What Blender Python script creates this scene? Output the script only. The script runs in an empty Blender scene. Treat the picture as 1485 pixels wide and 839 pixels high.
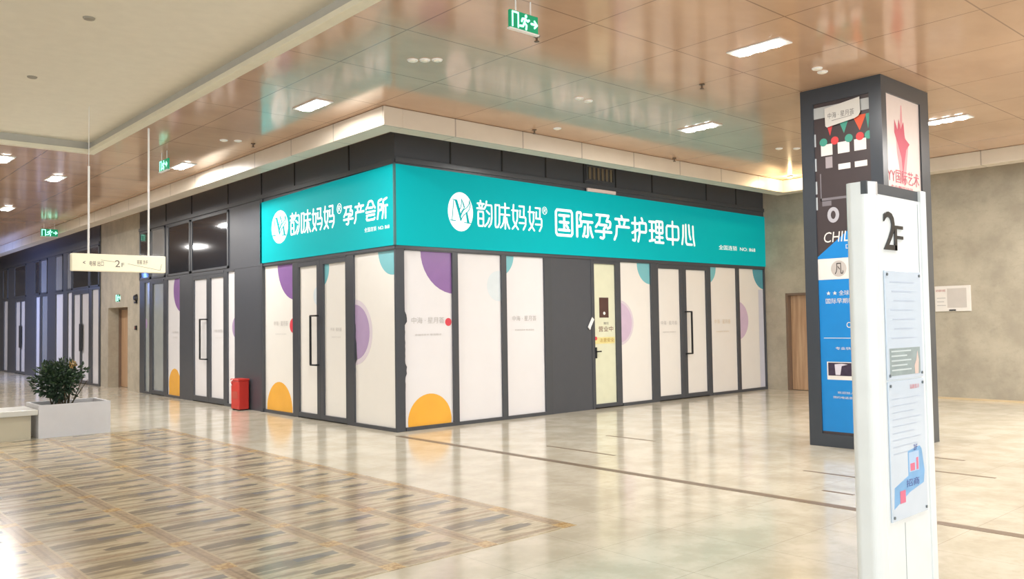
import bpy, bmesh, math, random
from mathutils import Vector, Matrix

C = bpy.context.scene
COL = C.collection
random.seed(7)

# ------------------------------------------------------------------ camera
W, H = 1485, 839
F_PX, YAW, PITCH, ROLL = 1222.18, 0.7279, 0.0388, -0.0153
CAM = Vector((-7.0306, -10.4868, 1.6))
fw = Vector((math.sin(YAW) * math.cos(PITCH), math.cos(YAW) * math.cos(PITCH), math.sin(PITCH)))
r0 = Vector((math.cos(YAW), -math.sin(YAW), 0))
u0 = r0.cross(fw)
rt = math.cos(ROLL) * r0 + math.sin(ROLL) * u0
up = -math.sin(ROLL) * r0 + math.cos(ROLL) * u0
cam_d = bpy.data.cameras.new('camera')
cam = bpy.data.objects.new('camera', cam_d)
COL.objects.link(cam)
M = Matrix((rt, up, -fw)).transposed().to_4x4()
M.translation = CAM
cam.matrix_world = M
cam_d.sensor_fit = 'HORIZONTAL'
cam_d.sensor_width = 36
cam_d.lens = 36 * F_PX / W
cam_d.clip_start = 0.05
cam_d.clip_end = 200
C.camera = cam

# ------------------------------------------------------------------ world, exposure, large lights
w = bpy.data.worlds.new('daylight')
C.world = w
w.use_nodes = True
w.node_tree.nodes['Background'].inputs[0].default_value = (0.95, 0.975, 1.0, 1)
w.node_tree.nodes['Background'].inputs[1].default_value = 1.5
C.view_settings.view_transform = 'Standard'
C.view_settings.look = 'None'
C.view_settings.gamma = 1
C.view_settings.use_curve_mapping = False
C.view_settings.exposure = 0.4
C.cycles.max_bounces = 10
C.cycles.diffuse_bounces = 6
C.cycles.glossy_bounces = 5
C.cycles.sample_clamp_indirect = 8
C.cycles.use_denoising = True
DOWNLIGHT_W = 75
LENS_GLOW = 30

ZC = 4.485          # ceiling height
ZF = 4.2255         # bottom of the fascia band


def area(name, loc, aim, sx, sy, watt, col=(1, 1, 1)):
    l = bpy.data.lights.new(name, 'AREA')
    l.shape = 'RECTANGLE'
    l.size, l.size_y, l.energy, l.color = sx, sy, watt, col
    o = bpy.data.objects.new(name, l)
    COL.objects.link(o)
    o.location = loc
    o.rotation_euler = (Vector(aim) - Vector(loc)).to_track_quat('-Z', 'Y').to_euler()
    return o


# added area lamp behind the photographer, standing in for daylight from there
area('daylight_fill', (-9.0, -15.5, 2.6), (0, 0, 1.8), 9, 4, 150, (0.95, 0.97, 1.0))
# added fill lamps outside the picture, brightening the hall and the left arm
for k, (lx, ly, lw) in enumerate(((-0.5, -9.5, 110), (4.5, -10.5, 110), (7.5, -9.0, 300), (-9.5, 8.8, 90), (-9.0, 14.5, 140), (-4.4, 19.0, 180), (-4.4, 25.0, 150))):
    area('fill_lamp', (lx, ly, 4.43), (lx, ly, 0), 0.3, 0.9, lw, (1, 0.975, 0.94))
area('blue_fill', (-3.4, 21.0, 3.0), (0, 22.0, 2.4), 1.6, 1.2, 110, (0.18, 0.35, 1.0))  # blue lamp added out of view for the tint on the far columns


# ------------------------------------------------------------------ helpers
def srgb(r, g, b):
    f = lambda c: (c / 255 / 12.92) if c / 255 <= 0.04045 else ((c / 255 + 0.055) / 1.055) ** 2.4
    return (f(r), f(g), f(b), 1)


MATS = {}


def mat(name, col, rough=0.5, metal=0.0, emit=0.0, coat=0.0, spec=0.5, emit_col=None, noise=None):
    if name in MATS:
        return MATS[name]
    m = bpy.data.materials.new(name)
    m.use_nodes = True
    nt = m.node_tree
    b = nt.nodes['Principled BSDF']
    b.inputs['Base Color'].default_value = col
    b.inputs['Roughness'].default_value = rough
    b.inputs['Metallic'].default_value = metal
    b.inputs['Specular IOR Level'].default_value = spec
    b.inputs['Coat Weight'].default_value = coat
    b.inputs['Coat Roughness'].default_value = 0.06
    if emit:
        b.inputs['Emission Color'].default_value = emit_col or col
        b.inputs['Emission Strength'].default_value = emit
    # a faint procedural unevenness on every surface
    sc, amt = noise or (6.0, 0.06)
    tc = nt.nodes.new('ShaderNodeTexCoord')
    n = nt.nodes.new('ShaderNodeTexNoise')
    n.inputs['Scale'].default_value = sc
    n.inputs['Detail'].default_value = 4
    mx = nt.nodes.new('ShaderNodeMix')
    mx.data_type = 'RGBA'
    mx.inputs[6].default_value = tuple(c * (1 - amt) for c in col[:3]) + (1,)
    mx.inputs[7].default_value = tuple(min(1, c * (1 + amt)) for c in col[:3]) + (1,)
    nt.links.new(tc.outputs['Object'], n.inputs['Vector'])
    nt.links.new(n.outputs['Fac'], mx.inputs[0])
    nt.links.new(mx.outputs[2], b.inputs['Base Color'])
    MATS[name] = m
    return m


class NG:
    """small node-graph helper"""

    def __init__(self, name):
        self.m = bpy.data.materials.new(name)
        self.m.use_nodes = True
        self.nt = self.m.node_tree
        self.b = self.nt.nodes['Principled BSDF']
        MATS[name] = self.m

    def n(self, t, **kw):
        x = self.nt.nodes.new(t)
        for k, v in kw.items():
            setattr(x, k, v)
        return x

    def l(self, a, b):
        self.nt.links.new(a, b)

    def put(self, sock, v):
        if hasattr(v, 'is_linked') or isinstance(v, bpy.types.NodeSocket):
            self.l(v, sock)
        else:
            sock.default_value = v

    def math(self, op, a, b=0.0, c=None):
        x = self.n('ShaderNodeMath', operation=op)
        self.put(x.inputs[0], a)
        self.put(x.inputs[1], b)
        if c is not None:
            self.put(x.inputs[2], c)
        return x.outputs[0]

    def xyz(self):
        tc = self.n('ShaderNodeTexCoord')
        s = self.n('ShaderNodeSeparateXYZ')
        self.l(tc.outputs['Object'], s.inputs[0])
        return s.outputs[0], s.outputs[1], s.outputs[2], tc.outputs['Object']

    def vec(self, x, y, z=0.0):
        c = self.n('ShaderNodeCombineXYZ')
        for i, v in enumerate((x, y, z)):
            self.put(c.inputs[i], v)
        return c.outputs[0]

    def noise(self, v, scale, detail=4, rough=0.55):
        x = self.n('ShaderNodeTexNoise')
        x.inputs['Scale'].default_value = scale
        x.inputs['Detail'].default_value = detail
        x.inputs['Roughness'].default_value = rough
        self.l(v, x.inputs['Vector'])
        return x.outputs['Fac']

    def mix(self, f, a, b):
        x = self.n('ShaderNodeMix', data_type='RGBA')
        self.put(x.inputs[0], f)
        self.put(x.inputs[6], a)
        self.put(x.inputs[7], b)
        return x.outputs[2]

    def step(self, v, lo, hi):
        x = self.n('ShaderNodeMapRange', interpolation_type='SMOOTHSTEP')
        self.put(x.inputs[0], v)
        x.inputs[1].default_value = lo
        x.inputs[2].default_value = hi
        return x.outputs[0]

    def line(self, coord, period, offset, width):
        """1 on a joint line, 0 elsewhere"""
        t = self.math('FRACT', self.math('DIVIDE', self.math('SUBTRACT', coord, offset), period))
        d = self.math('MINIMUM', t, self.math('SUBTRACT', 1.0, t))
        return self.math('LESS_THAN', d, width / period / 2)


class MB:
    """collects solids and builds ONE mesh object"""

    def __init__(self):
        self.bm = bmesh.new()

    def hexa(self, p):
        v = [self.bm.verts.new(q) for q in p]
        for f in ((0, 1, 2, 3), (7, 6, 5, 4), (0, 4, 5, 1), (1, 5, 6, 2), (2, 6, 7, 3), (3, 7, 4, 0)):
            self.bm.faces.new([v[i] for i in f])

    def box(self, x0, x1, y0, y1, z0, z1):
        self.hexa([(x0, y0, z0), (x1, y0, z0), (x1, y1, z0), (x0, y1, z0), (x0, y0, z1), (x1, y0, z1), (x1, y1, z1), (x0, y1, z1)])
        return self

    def fbox(self, face, s0, s1, z0, z1, d0, d1):
        a = P(face, s0, z0, d0)
        b = P(face, s1, z1, d1)
        x0, x1 = sorted((a.x, b.x))
        y0, y1 = sorted((a.y, b.y))
        return self.box(x0, x1, y0, y1, z0, z1)

    def prism(self, face, pts, d0, d1):
        a = [self.bm.verts.new(P(face, s, z, d0)) for s, z in pts]
        b = [self.bm.verts.new(P(face, s, z, d1)) for s, z in pts]
        n = len(pts)
        self.bm.faces.new(a)
        self.bm.faces.new(b[::-1])
        for i in range(n):
            j = (i + 1) % n
            self.bm.faces.new((a[i], b[i], b[j], a[j]))
        return self

    def zprism(self, pts, z0, z1):
        a = [self.bm.verts.new((x, y, z0)) for x, y in pts]
        b = [self.bm.verts.new((x, y, z1)) for x, y in pts]
        n = len(pts)
        self.bm.faces.new(a[::-1])
        self.bm.faces.new(b)
        for i in range(n):
            j = (i + 1) % n
            self.bm.faces.new((a[i], a[j], b[j], b[i]))
        return self

    def ribbon(self, face, pts, wd, d0, d1, closed=False):
        """a pen stroke of width wd along pts with round ends"""
        pts = list(pts) + ([pts[0]] if closed else [])
        self.k = getattr(self, 'k', 0)
        for (s0, z0), (s1, z1) in zip(pts, pts[1:]):
            L = math.hypot(s1 - s0, z1 - z0) or 1e-6
            nx, nz = -(z1 - z0) / L * wd / 2, (s1 - s0) / L * wd / 2
            self.k = (self.k + 1) % 41
            self.prism(face, [(s0 + nx, z0 + nz), (s1 + nx, z1 + nz), (s1 - nx, z1 - nz), (s0 - nx, z0 - nz)], d0, d1 + self.k * 4e-5)
        for s, z in pts:
            self.k = (self.k + 1) % 41
            self.prism(face, [(s + wd / 2 * math.cos(k * math.pi / 5), z + wd / 2 * math.sin(k * math.pi / 5)) for k in range(10)], d0, d1 + self.k * 4e-5)
        return self

    def cyl(self, a, b, r, n=12, r2=None):
        a, b = Vector(a), Vector(b)
        d = (b - a).normalized()
        t = d.orthogonal().normalized()
        q = d.cross(t)
        r2 = r if r2 is None else r2
        A = [self.bm.verts.new(a + r * (math.cos(2 * math.pi * k / n) * t + math.sin(2 * math.pi * k / n) * q)) for k in range(n)]
        B = [self.bm.verts.new(b + r2 * (math.cos(2 * math.pi * k / n) * t + math.sin(2 * math.pi * k / n) * q)) for k in range(n)]
        self.bm.faces.new(A[::-1])
        self.bm.faces.new(B)
        for k in range(n):
            j = (k + 1) % n
            self.bm.faces.new((A[k], A[j], B[j], B[k]))
        return self

    def build(self, name, m, parent=None, bevel=0.0):
        bmesh.ops.recalc_face_normals(self.bm, faces=self.bm.faces[:])
        me = bpy.data.meshes.new(name)
        self.bm.to_mesh(me)
        self.bm.free()
        o = bpy.data.objects.new(name, me)
        COL.objects.link(o)
        me.materials.append(m)
        if bevel:
            md = o.modifiers.new('edge', 'BEVEL')
            md.width = bevel
            md.segments = 2
            md.limit_method = 'ANGLE'
        if parent is not None:
            attach(o, parent)
        return o


def attach(o, parent):
    o.parent = parent
    mw = WORLD[parent.name]
    o.matrix_parent_inverse = mw.inverted()
    WORLD[o.name] = Matrix()


class _World(dict):
    def __missing__(self, k):
        return Matrix()


WORLD = _World()


def P(face, s, z, d=0.0):
    ax, off = face
    return Vector((off - d, s, z)) if ax == 'X' else Vector((s, off - d, z))


def structure(o, label=None):
    o['kind'] = 'structure'
    if label:
        o['label'] = label
    return o


def thing(name, loc, label, cat, group=None):
    o = bpy.data.objects.new(name, None)
    COL.objects.link(o)
    o.location = loc
    o.empty_display_size = 0.1
    o['label'], o['category'] = label, cat
    if group:
        o['group'] = group
    WORLD[o.name] = Matrix.Translation(Vector(loc))
    return o


def copy_thing(src, loc, label, group=None):
    r = src.copy()
    COL.objects.link(r)
    r.location = loc
    r['label'] = label
    WORLD[r.name] = Matrix.Translation(Vector(loc))
    for ch in list(src.children):
        c = ch.copy()
        COL.objects.link(c)
        c.parent = r
        c.matrix_parent_inverse = ch.matrix_parent_inverse.copy()
        for g in list(ch.children):
            d = g.copy()
            COL.objects.link(d)
            d.parent = c
            d.matrix_parent_inverse = g.matrix_parent_inverse.copy()
    return r


def text(face, s_left, z0, height, body, m, parent, name='lettering', width=None, d=0.004, extrude=0.0, shear=0.0):
    """lettering on a face, fitted to a height and, if given, a width; reads left to right for someone facing it"""
    cu = bpy.data.curves.new('t', 'FONT')
    cu.body = body
    cu.extrude = extrude
    cu.shear = shear
    cu.resolution_u = 3
    t = bpy.data.objects.new('t', cu)
    COL.objects.link(t)
    bpy.context.view_layer.update()
    dg = bpy.context.evaluated_depsgraph_get()
    me = bpy.data.meshes.new_from_object(t.evaluated_get(dg))
    bpy.data.objects.remove(t)
    vs = [v.co for v in me.vertices]
    if not vs:
        return None
    x0, x1 = min(v.x for v in vs), max(v.x for v in vs)
    y0, y1 = min(v.y for v in vs), max(v.y for v in vs)
    k = height / max(1e-6, y1 - y0)
    kx = (width / (x1 - x0)) if width else k
    sg = -1 if face[0] == 'X' else 1
    for v in me.vertices:
        v.co = P(face, s_left + sg * (v.co.x - x0) * kx, z0 + (v.co.y - y0) * k, d + v.co.z)
    me.name = name
    me.materials.clear()
    me.materials.append(m)
    for p in me.polygons:
        p.material_index = 0
    o = bpy.data.objects.new(name, me)
    COL.objects.link(o)
    if parent is not None:
        attach(o, parent)
    return o


def disc_pts(s, z, rs, rz=None, n=40, rect=None):
    """circle outline, clipped to rect = (s0, s1, z0, z1)"""
    rz = rz or rs
    pts = [(s + rs * math.cos(2 * math.pi * k / n), z + rz * math.sin(2 * math.pi * k / n)) for k in range(n)]
    if rect:
        a, b, c, e = rect
        for inside, cut in (
            (lambda p: p[0] >= a, lambda p, q: (a, p[1] + (q[1] - p[1]) * (a - p[0]) / (q[0] - p[0]))),
            (lambda p: p[0] <= b, lambda p, q: (b, p[1] + (q[1] - p[1]) * (b - p[0]) / (q[0] - p[0]))),
            (lambda p: p[1] >= c, lambda p, q: (p[0] + (q[0] - p[0]) * (c - p[1]) / (q[1] - p[1]), c)),
            (lambda p: p[1] <= e, lambda p, q: (p[0] + (q[0] - p[0]) * (e - p[1]) / (q[1] - p[1]), e)),
        ):
            out = []
            for i, p in enumerate(pts):
                q = pts[(i + 1) % len(pts)]
                if inside(p):
                    out.append(p)
                if inside(p) != inside(q):
                    out.append(cut(p, q))
            pts = out
            if len(pts) < 3:
                return []
    return pts


# ------------------------------------------------------------------ materials
def floor_mat():
    g = NG('marble_floor')
    x, y, z, v = g.xyz()
    n1 = g.noise(v, 2.2, 6, 0.62)
    n2 = g.noise(v, 9.0, 5, 0.6)
    col = g.mix(g.step(n1, 0.34, 0.66), srgb(194, 187, 168), srgb(216, 210, 194))
    col = g.mix(g.math('MULTIPLY', g.step(n2, 0.5, 0.72), 0.45), col, srgb(190, 182, 162))
    # each slab a slightly different tone
    cell = g.vec(g.math('FLOOR', g.math('DIVIDE', g.math('ADD', x, 0.2), 0.8)), g.math('FLOOR', g.math('DIVIDE', y, 0.8)))
    wn = g.n('ShaderNodeTexWhiteNoise', noise_dimensions='2D')
    g.l(cell, wn.inputs['Vector'])
    col = g.mix(g.math('MULTIPLY', wn.outputs['Value'], 0.14), col, srgb(196, 186, 160))
    j = g.math('MAXIMUM', g.line(x, 0.8, -0.2, 0.005), g.line(y, 0.8, 0.0, 0.005))
    col = g.mix(g.math('MULTIPLY', j, 0.4), col, srgb(120, 112, 96))
    g.l(col, g.b.inputs['Base Color'])
    rg = g.n('ShaderNodeMapRange')
    g.l(n2, rg.inputs[0])
    rg.inputs[3].default_value = 0.10
    rg.inputs[4].default_value = 0.17
    g.l(rg.outputs[0], g.b.inputs['Roughness'])
    bp = g.n('ShaderNodeBump')
    bp.inputs['Strength'].default_value = 0.03
    bp.inputs['Distance'].default_value = 0.02
    g.l(g.noise(v, 3.0, 3), bp.inputs['Height'])
    g.l(bp.outputs[0], g.b.inputs['Normal'])
    return g.m


def inlay_mat():
    g = NG('patterned_tiles')
    x, y, z, v = g.xyz()
    px, py, p = -2.30, -5.74, 0.80
    u = g.math('FRACT', g.math('DIVIDE', g.math('SUBTRACT', x, px - 8 * p), p))
    t = g.math('FRACT', g.math('DIVIDE', g.math('SUBTRACT', y, py), p))
    tv = g.vec(g.math('MULTIPLY', u, 0.9), g.math('MULTIPLY', t, 5.5))
    n1 = g.noise(tv, 2.6, 5, 0.6)
    n2 = g.noise(g.vec(g.math('MULTIPLY', u, 2.0), g.math('MULTIPLY', t, 9.0), 3.3), 2.2, 5, 0.65)
    col = g.mix(g.step(n1, 0.42, 0.60), srgb(204, 190, 160), srgb(170, 156, 128))
    col = g.mix(g.math('MULTIPLY', g.step(n2, 0.50, 0.68), 0.55), col, srgb(140, 124, 100))

    def blob(cu, ct, ru, rt_, edge, seed, amt, c, col):
        nn = g.noise(g.vec(g.math('MULTIPLY', u, 3.0), g.math('MULTIPLY', t, 15.0), seed), 1.6, 5, 0.7)
        a = g.math('DIVIDE', g.math('SUBTRACT', u, cu), ru)
        b = g.math('DIVIDE', g.math('SUBTRACT', t, ct), rt_)
        a2, b2 = g.math('MULTIPLY', a, a), g.math('MULTIPLY', b, b)
        q = g.math('ADD', g.math('MULTIPLY', a2, a2), b2)
        q = g.math('ADD', q, g.math('MULTIPLY', g.math('SUBTRACT', nn, 0.5), edge))
        f = g.math('SUBTRACT', 1.0, g.step(q, 0.7, 1.15))
        return g.mix(g.math('MULTIPLY', f, amt), col, c)

    col = blob(0.42, 0.70, 0.40, 0.10, 3.2, 1.0, 0.75, srgb(104, 92, 76), col)
    col = blob(0.36, 0.57, 0.34, 0.035, 2.6, 2.0, 0.7, srgb(122, 108, 88), col)
    col = blob(0.62, 0.28, 0.20, 0.07, 3.0, 5.0, 0.8, srgb(98, 90, 80), col)
    col = blob(0.34, 0.40, 0.30, 0.03, 2.6, 8.0, 0.5, srgb(134, 118, 94), col)
    col = blob(0.30, 0.18, 0.22, 0.03, 2.6, 6.0, 0.6, srgb(136, 120, 96), col)
    col = blob(0.55, 0.88, 0.34, 0.025, 2.6, 9.0, 0.6, srgb(130, 116, 92), col)
    # slate strip
    f = g.math('MULTIPLY', g.math('LESS_THAN', g.math('ABSOLUTE', g.math('SUBTRACT', u, 0.70)), 0.20),
               g.math('LESS_THAN', g.math('ABSOLUTE', g.math('SUBTRACT', t, 0.73)), 0.055))
    col = g.mix(g.math('MULTIPLY', f, 0.8), col, srgb(112, 110, 110))
    # pink plank and pale plank
    f = g.math('MULTIPLY', g.math('LESS_THAN', g.math('ABSOLUTE', g.math('SUBTRACT', u, 0.80)), 0.18),
               g.math('LESS_THAN', g.math('ABSOLUTE', g.math('SUBTRACT', t, 0.52)), 0.07))
    col = g.mix(g.math('MULTIPLY', f, 0.5), col, srgb(206, 184, 160))
    # border bands and rosettes at the crossings
    du = g.math('MINIMUM', u, g.math('SUBTRACT', 1.0, u))
    dt = g.math('MINIMUM', t, g.math('SUBTRACT', 1.0, t))
    dm = g.math('MINIMUM', du, dt)
    nb = g.noise(v, 26.0, 3, 0.6)
    band = g.math('MAXIMUM', g.math('LESS_THAN', du, 0.085), g.math('LESS_THAN', dt, 0.045))
    bc = g.mix(g.step(nb, 0.4, 0.65), srgb(174, 152, 122), srgb(150, 128, 102))
    col = g.mix(g.math('MULTIPLY', band, 0.85), col, bc)
    rim = g.math('MULTIPLY', g.math('GREATER_THAN', du, 0.066), g.math('LESS_THAN', du, 0.090))
    col = g.mix(g.math('MULTIPLY', rim, 0.5), col, srgb(206, 188, 152))
    ctr = g.math('LESS_THAN', dm, 0.012)
    col = g.mix(g.math('MULTIPLY', ctr, 0.4), col, srgb(120, 100, 78))
    node = g.math('LESS_THAN', g.math('MAXIMUM', du, dt), 0.085)
    col = g.mix(g.math('MULTIPLY', node, 0.8), col, g.mix(g.step(nb, 0.42, 0.58), srgb(212, 182, 124), srgb(176, 138, 84)))
    g.l(col, g.b.inputs['Base Color'])
    g.b.inputs['Roughness'].default_value = 0.2
    return g.m


def ceiling_mat():
    g = NG('lacquered_ceiling_panels')
    x, y, z, v = g.xyz()
    n = g.noise(g.vec(g.math('MULTIPLY', x, 0.6), y), 1.4, 4)
    col = g.mix(g.step(n, 0.3, 0.7), srgb(188, 154, 126), srgb(200, 166, 137))
    j = g.math('MAXIMUM', g.line(x, 1.29, 0.25, 0.016), g.line(y, 1.29, -2.43, 0.016))
    col = g.mix(g.math('MULTIPLY', j, 0.6), col, srgb(110, 86, 70))
    g.l(col, g.b.inputs['Base Color'])
    g.b.inputs['Roughness'].default_value = 0.13
    g.b.inputs['IOR'].default_value = 1.65
    return g.m


def fascia_mat():
    g = NG('cream_fascia')
    x, y, z, v = g.xyz()
    n = g.noise(v, 2.0, 3)
    col = g.mix(n, srgb(206, 194, 178), srgb(222, 212, 196))
    j = g.math('MAXIMUM', g.line(x, 1.29, 0.25, 0.022), g.line(y, 1.29, -2.43, 0.022))
    col = g.mix(g.math('MULTIPLY', j, 0.55), col, srgb(120, 108, 96))
    g.l(col, g.b.inputs['Base Color'])
    g.b.inputs['Roughness'].default_value = 0.35
    return g.m


def concrete_mat():
    g = NG('fair_faced_concrete')
    x, y, z, v = g.xyz()
    n1 = g.noise(v, 1.3, 6, 0.65)
    n2 = g.noise(g.vec(g.math('MULTIPLY', x, 1.0), g.math('MULTIPLY', y, 1.0), g.math('MULTIPLY', z, 2.0)), 7.0, 6, 0.7)
    col = g.mix(g.step(n1, 0.3, 0.7), srgb(160, 152, 136), srgb(184, 176, 158))
    col = g.mix(g.math('MULTIPLY', g.step(n2, 0.5, 0.75), 0.4), col, srgb(146, 139, 124))
    g.l(col, g.b.inputs['Base Color'])
    g.b.inputs['Roughness'].default_value = 0.6
    return g.m


def wood_mat():
    g = NG('pale_oak_door')
    x, y, z, v = g.xyz()
    n = g.noise(g.vec(g.math('MULTIPLY', x, 9.0), g.math('MULTIPLY', y, 9.0), g.math('MULTIPLY', z, 0.5)), 2.0, 6, 0.6)
    col = g.mix(g.step(n, 0.3, 0.7), srgb(168, 134, 104), srgb(196, 164, 132))
    g.l(col, g.b.inputs['Base Color'])
    g.b.inputs['Roughness'].default_value = 0.4
    return g.m


FLOOR, INLAY, CEIL, FASCIA, CONC, WOOD = floor_mat(), inlay_mat(), ceiling_mat(), fascia_mat(), concrete_mat(), wood_mat()
METAL = mat('dark_grey_metal', srgb(70, 73, 79), 0.28, 0.0)
CLAD = mat('dark_cladding', srgb(72, 75, 82), 0.32, 0.0)
SLOT = mat('black_slot', srgb(30, 31, 33), 0.6)
DGLASS = mat('dark_glass', srgb(40, 45, 54), 0.05, 0.0, coat=0.5)
PGLASS = mat('pale_film_glass', srgb(150, 154, 158), 0.08, 0.0, coat=0.5)
FILM = mat('white_film', srgb(228, 227, 230), 0.22, coat=0.35, noise=(3.0, 0.025))
FILMW = mat('warm_white_film', srgb(234, 231, 226), 0.22, coat=0.35, noise=(3.0, 0.025))
FILMG = mat('grey_film', srgb(160, 166, 166), 0.2, coat=0.35)
FILMY = mat('pale_green_film', srgb(220, 222, 196), 0.22, coat=0.35)
BLACK = mat('black_metal', srgb(34, 35, 38), 0.35)
WHITE = mat('white_paint', srgb(236, 236, 236), 0.4)
CREAMW = mat('cream_white', srgb(225, 220, 200), 0.45)
TEAL = mat('teal_sign', srgb(0, 164, 170), 0.6, spec=0.1, emit=0.2, emit_col=srgb(0, 172, 184), noise=(1.0, 0.0))
LETTER = mat('sign_white', srgb(255, 255, 255), 0.5, emit=0.25, emit_col=(0.95, 0.98, 1, 1), noise=(1.0, 0.0))
PURPLE = mat('purple_print', srgb(140, 104, 164), 0.25, coat=0.3)
PALEPUR = mat('pale_purple_print', srgb(176, 154, 190), 0.25, coat=0.3)
PINKPUR = mat('lilac_print', srgb(206, 184, 208), 0.25, coat=0.3)
HALO = mat('pale_lilac_print', srgb(216, 206, 216), 0.25, coat=0.3)
TEALP = mat('teal_print', srgb(122, 190, 200), 0.25, coat=0.3)
ORANGE = mat('orange_print', srgb(236, 174, 62), 0.25, coat=0.3, noise=(2.0, 0.12))
RED = mat('red_print', srgb(214, 70, 84), 0.3)
TXT = mat('pale_grey_print', srgb(186, 184, 182), 0.4)
TXTD = mat('grey_print', srgb(120, 118, 116), 0.4)
COFFER = mat('white_coffer', srgb(232, 228, 216), 0.7)
LED = mat('led_lens', (1, 1, 1, 1), 0.3, emit=LENS_GLOW, emit_col=(1, 0.98, 0.94, 1))
EXITG = mat('exit_green', srgb(20, 120, 88), 0.4, emit=0.45, emit_col=srgb(0, 150, 100))
EXITW = mat('exit_white', srgb(200, 255, 235), 0.4, emit=1.2, emit_col=srgb(150, 255, 225))
CHROME = mat('chrome', srgb(222, 224, 226), 0.25, 0.5)

LF = ('X', 0.0)      # facade along Y, seen on the left
RF = ('Y', 0.0)      # facade along X, seen on the right
X1 = 10.04
BF = ('X', X1)       # concrete wall at the far right

# ------------------------------------------------------------------ shell
structure(MB().box(-16, X1 + 0.6, -18, 36, -0.2, 0).build('floor', FLOOR))
structure(MB().box(-14.3, -2.22, -5.815, 3.35, 0.0, 0.003).build('floor_inlay', INLAY))

# ceiling: an L of lacquered panels round a raised white field
structure(MB().zprism([(-2.95, -18), (X1 + 0.3, -18), (X1 + 0.3, 36), (-16, 36), (-16, 4.46), (-2.95, 4.46)], ZC, ZC + 0.1).build('ceiling', CEIL))
structure(MB().box(-16, -2.86, -18, 4.55, 4.66, 4.76).build('ceiling_raised', COFFER))
# stepped cornice round the raised field
for n, (x0, x1, y0, y1) in enumerate(((-3.08, -2.95, -18, 4.46), (-16, -3.08, 4.33, 4.46))):
    structure(MB().box(x0, x1, y0, y1, ZC - 0.012, ZC + 0.05).build('trim_%d' % (n + 1), CREAMW, bevel=0.006))
structure(MB().box(-3.02, -2.951, -18, 4.459, ZC + 0.05, 4.66).build('trim_3', mat('cornice_grey', srgb(186, 184, 176), 0.5)))
structure(MB().box(-16, -3.02, 4.40, 4.459, ZC + 0.05, 4.66).build('trim_4', MATS['cornice_grey']))

# fascia band hung in front of the facades
def band(n, x0, x1, y0, y1):
    structure(MB().box(x0, x1, y0, y1, ZF, ZC - 0.004).build('trim_%d' % n, FASCIA, bevel=0.008))
band(5, -0.94, -0.64, -1.17, 36)
band(6, -0.64, 8.92, -1.17, -0.86)
band(7, 8.92, 9.22, -18, -0.86)

# walls
def wall(name, face, s0, s1, z0, z1, m, d0=-0.30, d1=0.0, label=None):
    return structure(MB().fbox(face, s0, s1, z0, z1, d0, d1).build(name, m), label)

ZH = 2.74   # head of the glazing
wall('wall_right', RF, 0.0, X1, ZH, ZC + 0.1, CLAD)
wall('wall_left', LF, 0.301, 11.35, ZH, ZC + 0.1, CLAD)
wall('wall_back', BF, -18, -1.46, 0, ZC, CONC)
MB_b = MB().fbox(BF, -1.46, -0.49, 2.15, ZC, -0.3, 0).fbox(BF, -0.49, 0.0, 0, ZC, -0.3, 0)
structure(MB_b.build('wall_back.001', CONC))
m = MB().fbox(LF, 11.35, 12.35, 0, ZC, -0.6, -0.03).fbox(LF, 12.35, 14.0, 2.15, ZC, -0.6, -0.03).fbox(LF, 14.0, 14.66, 0, ZC, -0.6, -0.03)
structure(m.build('wall_left.001', CONC))
wall('wall_left.002', LF, 14.66, 36, ZH, ZC + 0.1, CLAD)
structure(MB().box(-16, 0.3, 36, 36.3, 0, ZC + 0.2).build('wall_end', CONC))
structure(MB().box(-16.3, -16, 2, 36, 0, 4.8).build('wall_glare_block', CONC))  # unseen wall, added to keep sky glare off the floor at left
# backing behind the glazing so that nothing shows between frames
structure(MB().fbox(RF, 0.12, X1, 0, ZH, -0.32, -0.14).build('wall_right.001', SLOT))
structure(MB().fbox(LF, 0.33, 11.34, 0, ZH, -0.30, -0.14).build('wall_left.003', SLOT))
structure(MB().fbox(LF, 14.67, 36, 0, ZH, -0.30, -0.14).build('wall_left.004', SLOT))

TRIM_N = [20]
def trim(mb, m, bevel=0.004, name='trim'):
    TRIM_N[0] += 1
    return structure(mb.build('trim_%d' % TRIM_N[0], m, bevel=bevel))

def post(face, s0, s1, z1=ZH, m=None, d1=0.0, z0=0.0):
    return trim(MB().fbox(face, s0, s1, z0, z1, -0.14, d1), m or METAL)

# corner post, sills and heads
trim(MB().box(0.0, 0.16, 0.0, 0.04, 0, 2.77), METAL)
trim(MB().fbox(RF, 0.0, X1, 2.72, 2.775, -0.02, 0.012), METAL)
trim(MB().fbox(LF, 0.0, 4.5, 2.72, 2.775, -0.02, 0.012), METAL)
# ledge rails and panel ribs of the upper cladding
trim(MB().fbox(RF, 0.0, X1, 4.02, 4.10, 0, 0.03), METAL)
trim(MB().fbox(LF, 0.0, 11.35, 3.99, 4.07, 0, 0.03), METAL)
trim(MB().fbox(LF, 14.66, 36, 3.96, 4.04, 0, 0.03), METAL)
for s in (1.05, 2.13, 3.14, 4.1, 4.97, 6.05, 7.85, 8.95):
    trim(MB().fbox(RF, s - 0.012, s + 0.012, 4.10, ZC, 0, 0.012), SLOT, 0)
for s in (1.3, 3.15, 4.47, 6.0, 7.93, 9.5):
    trim(MB().fbox(LF, s - 0.012, s + 0.012, 4.07, ZC, 0, 0.012), SLOT, 0)

WIN = [0]
DOOR = [0]
FD = -0.035        # film plane, set back from the frame face

def decal(face, pts, d, m, name, parent):
    if len(pts) >= 3:
        return MB().prism(face, pts, d, d + 0.0012).build(name, m, parent)

LOGO_TXT = '中海 · 星月荟'

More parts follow.
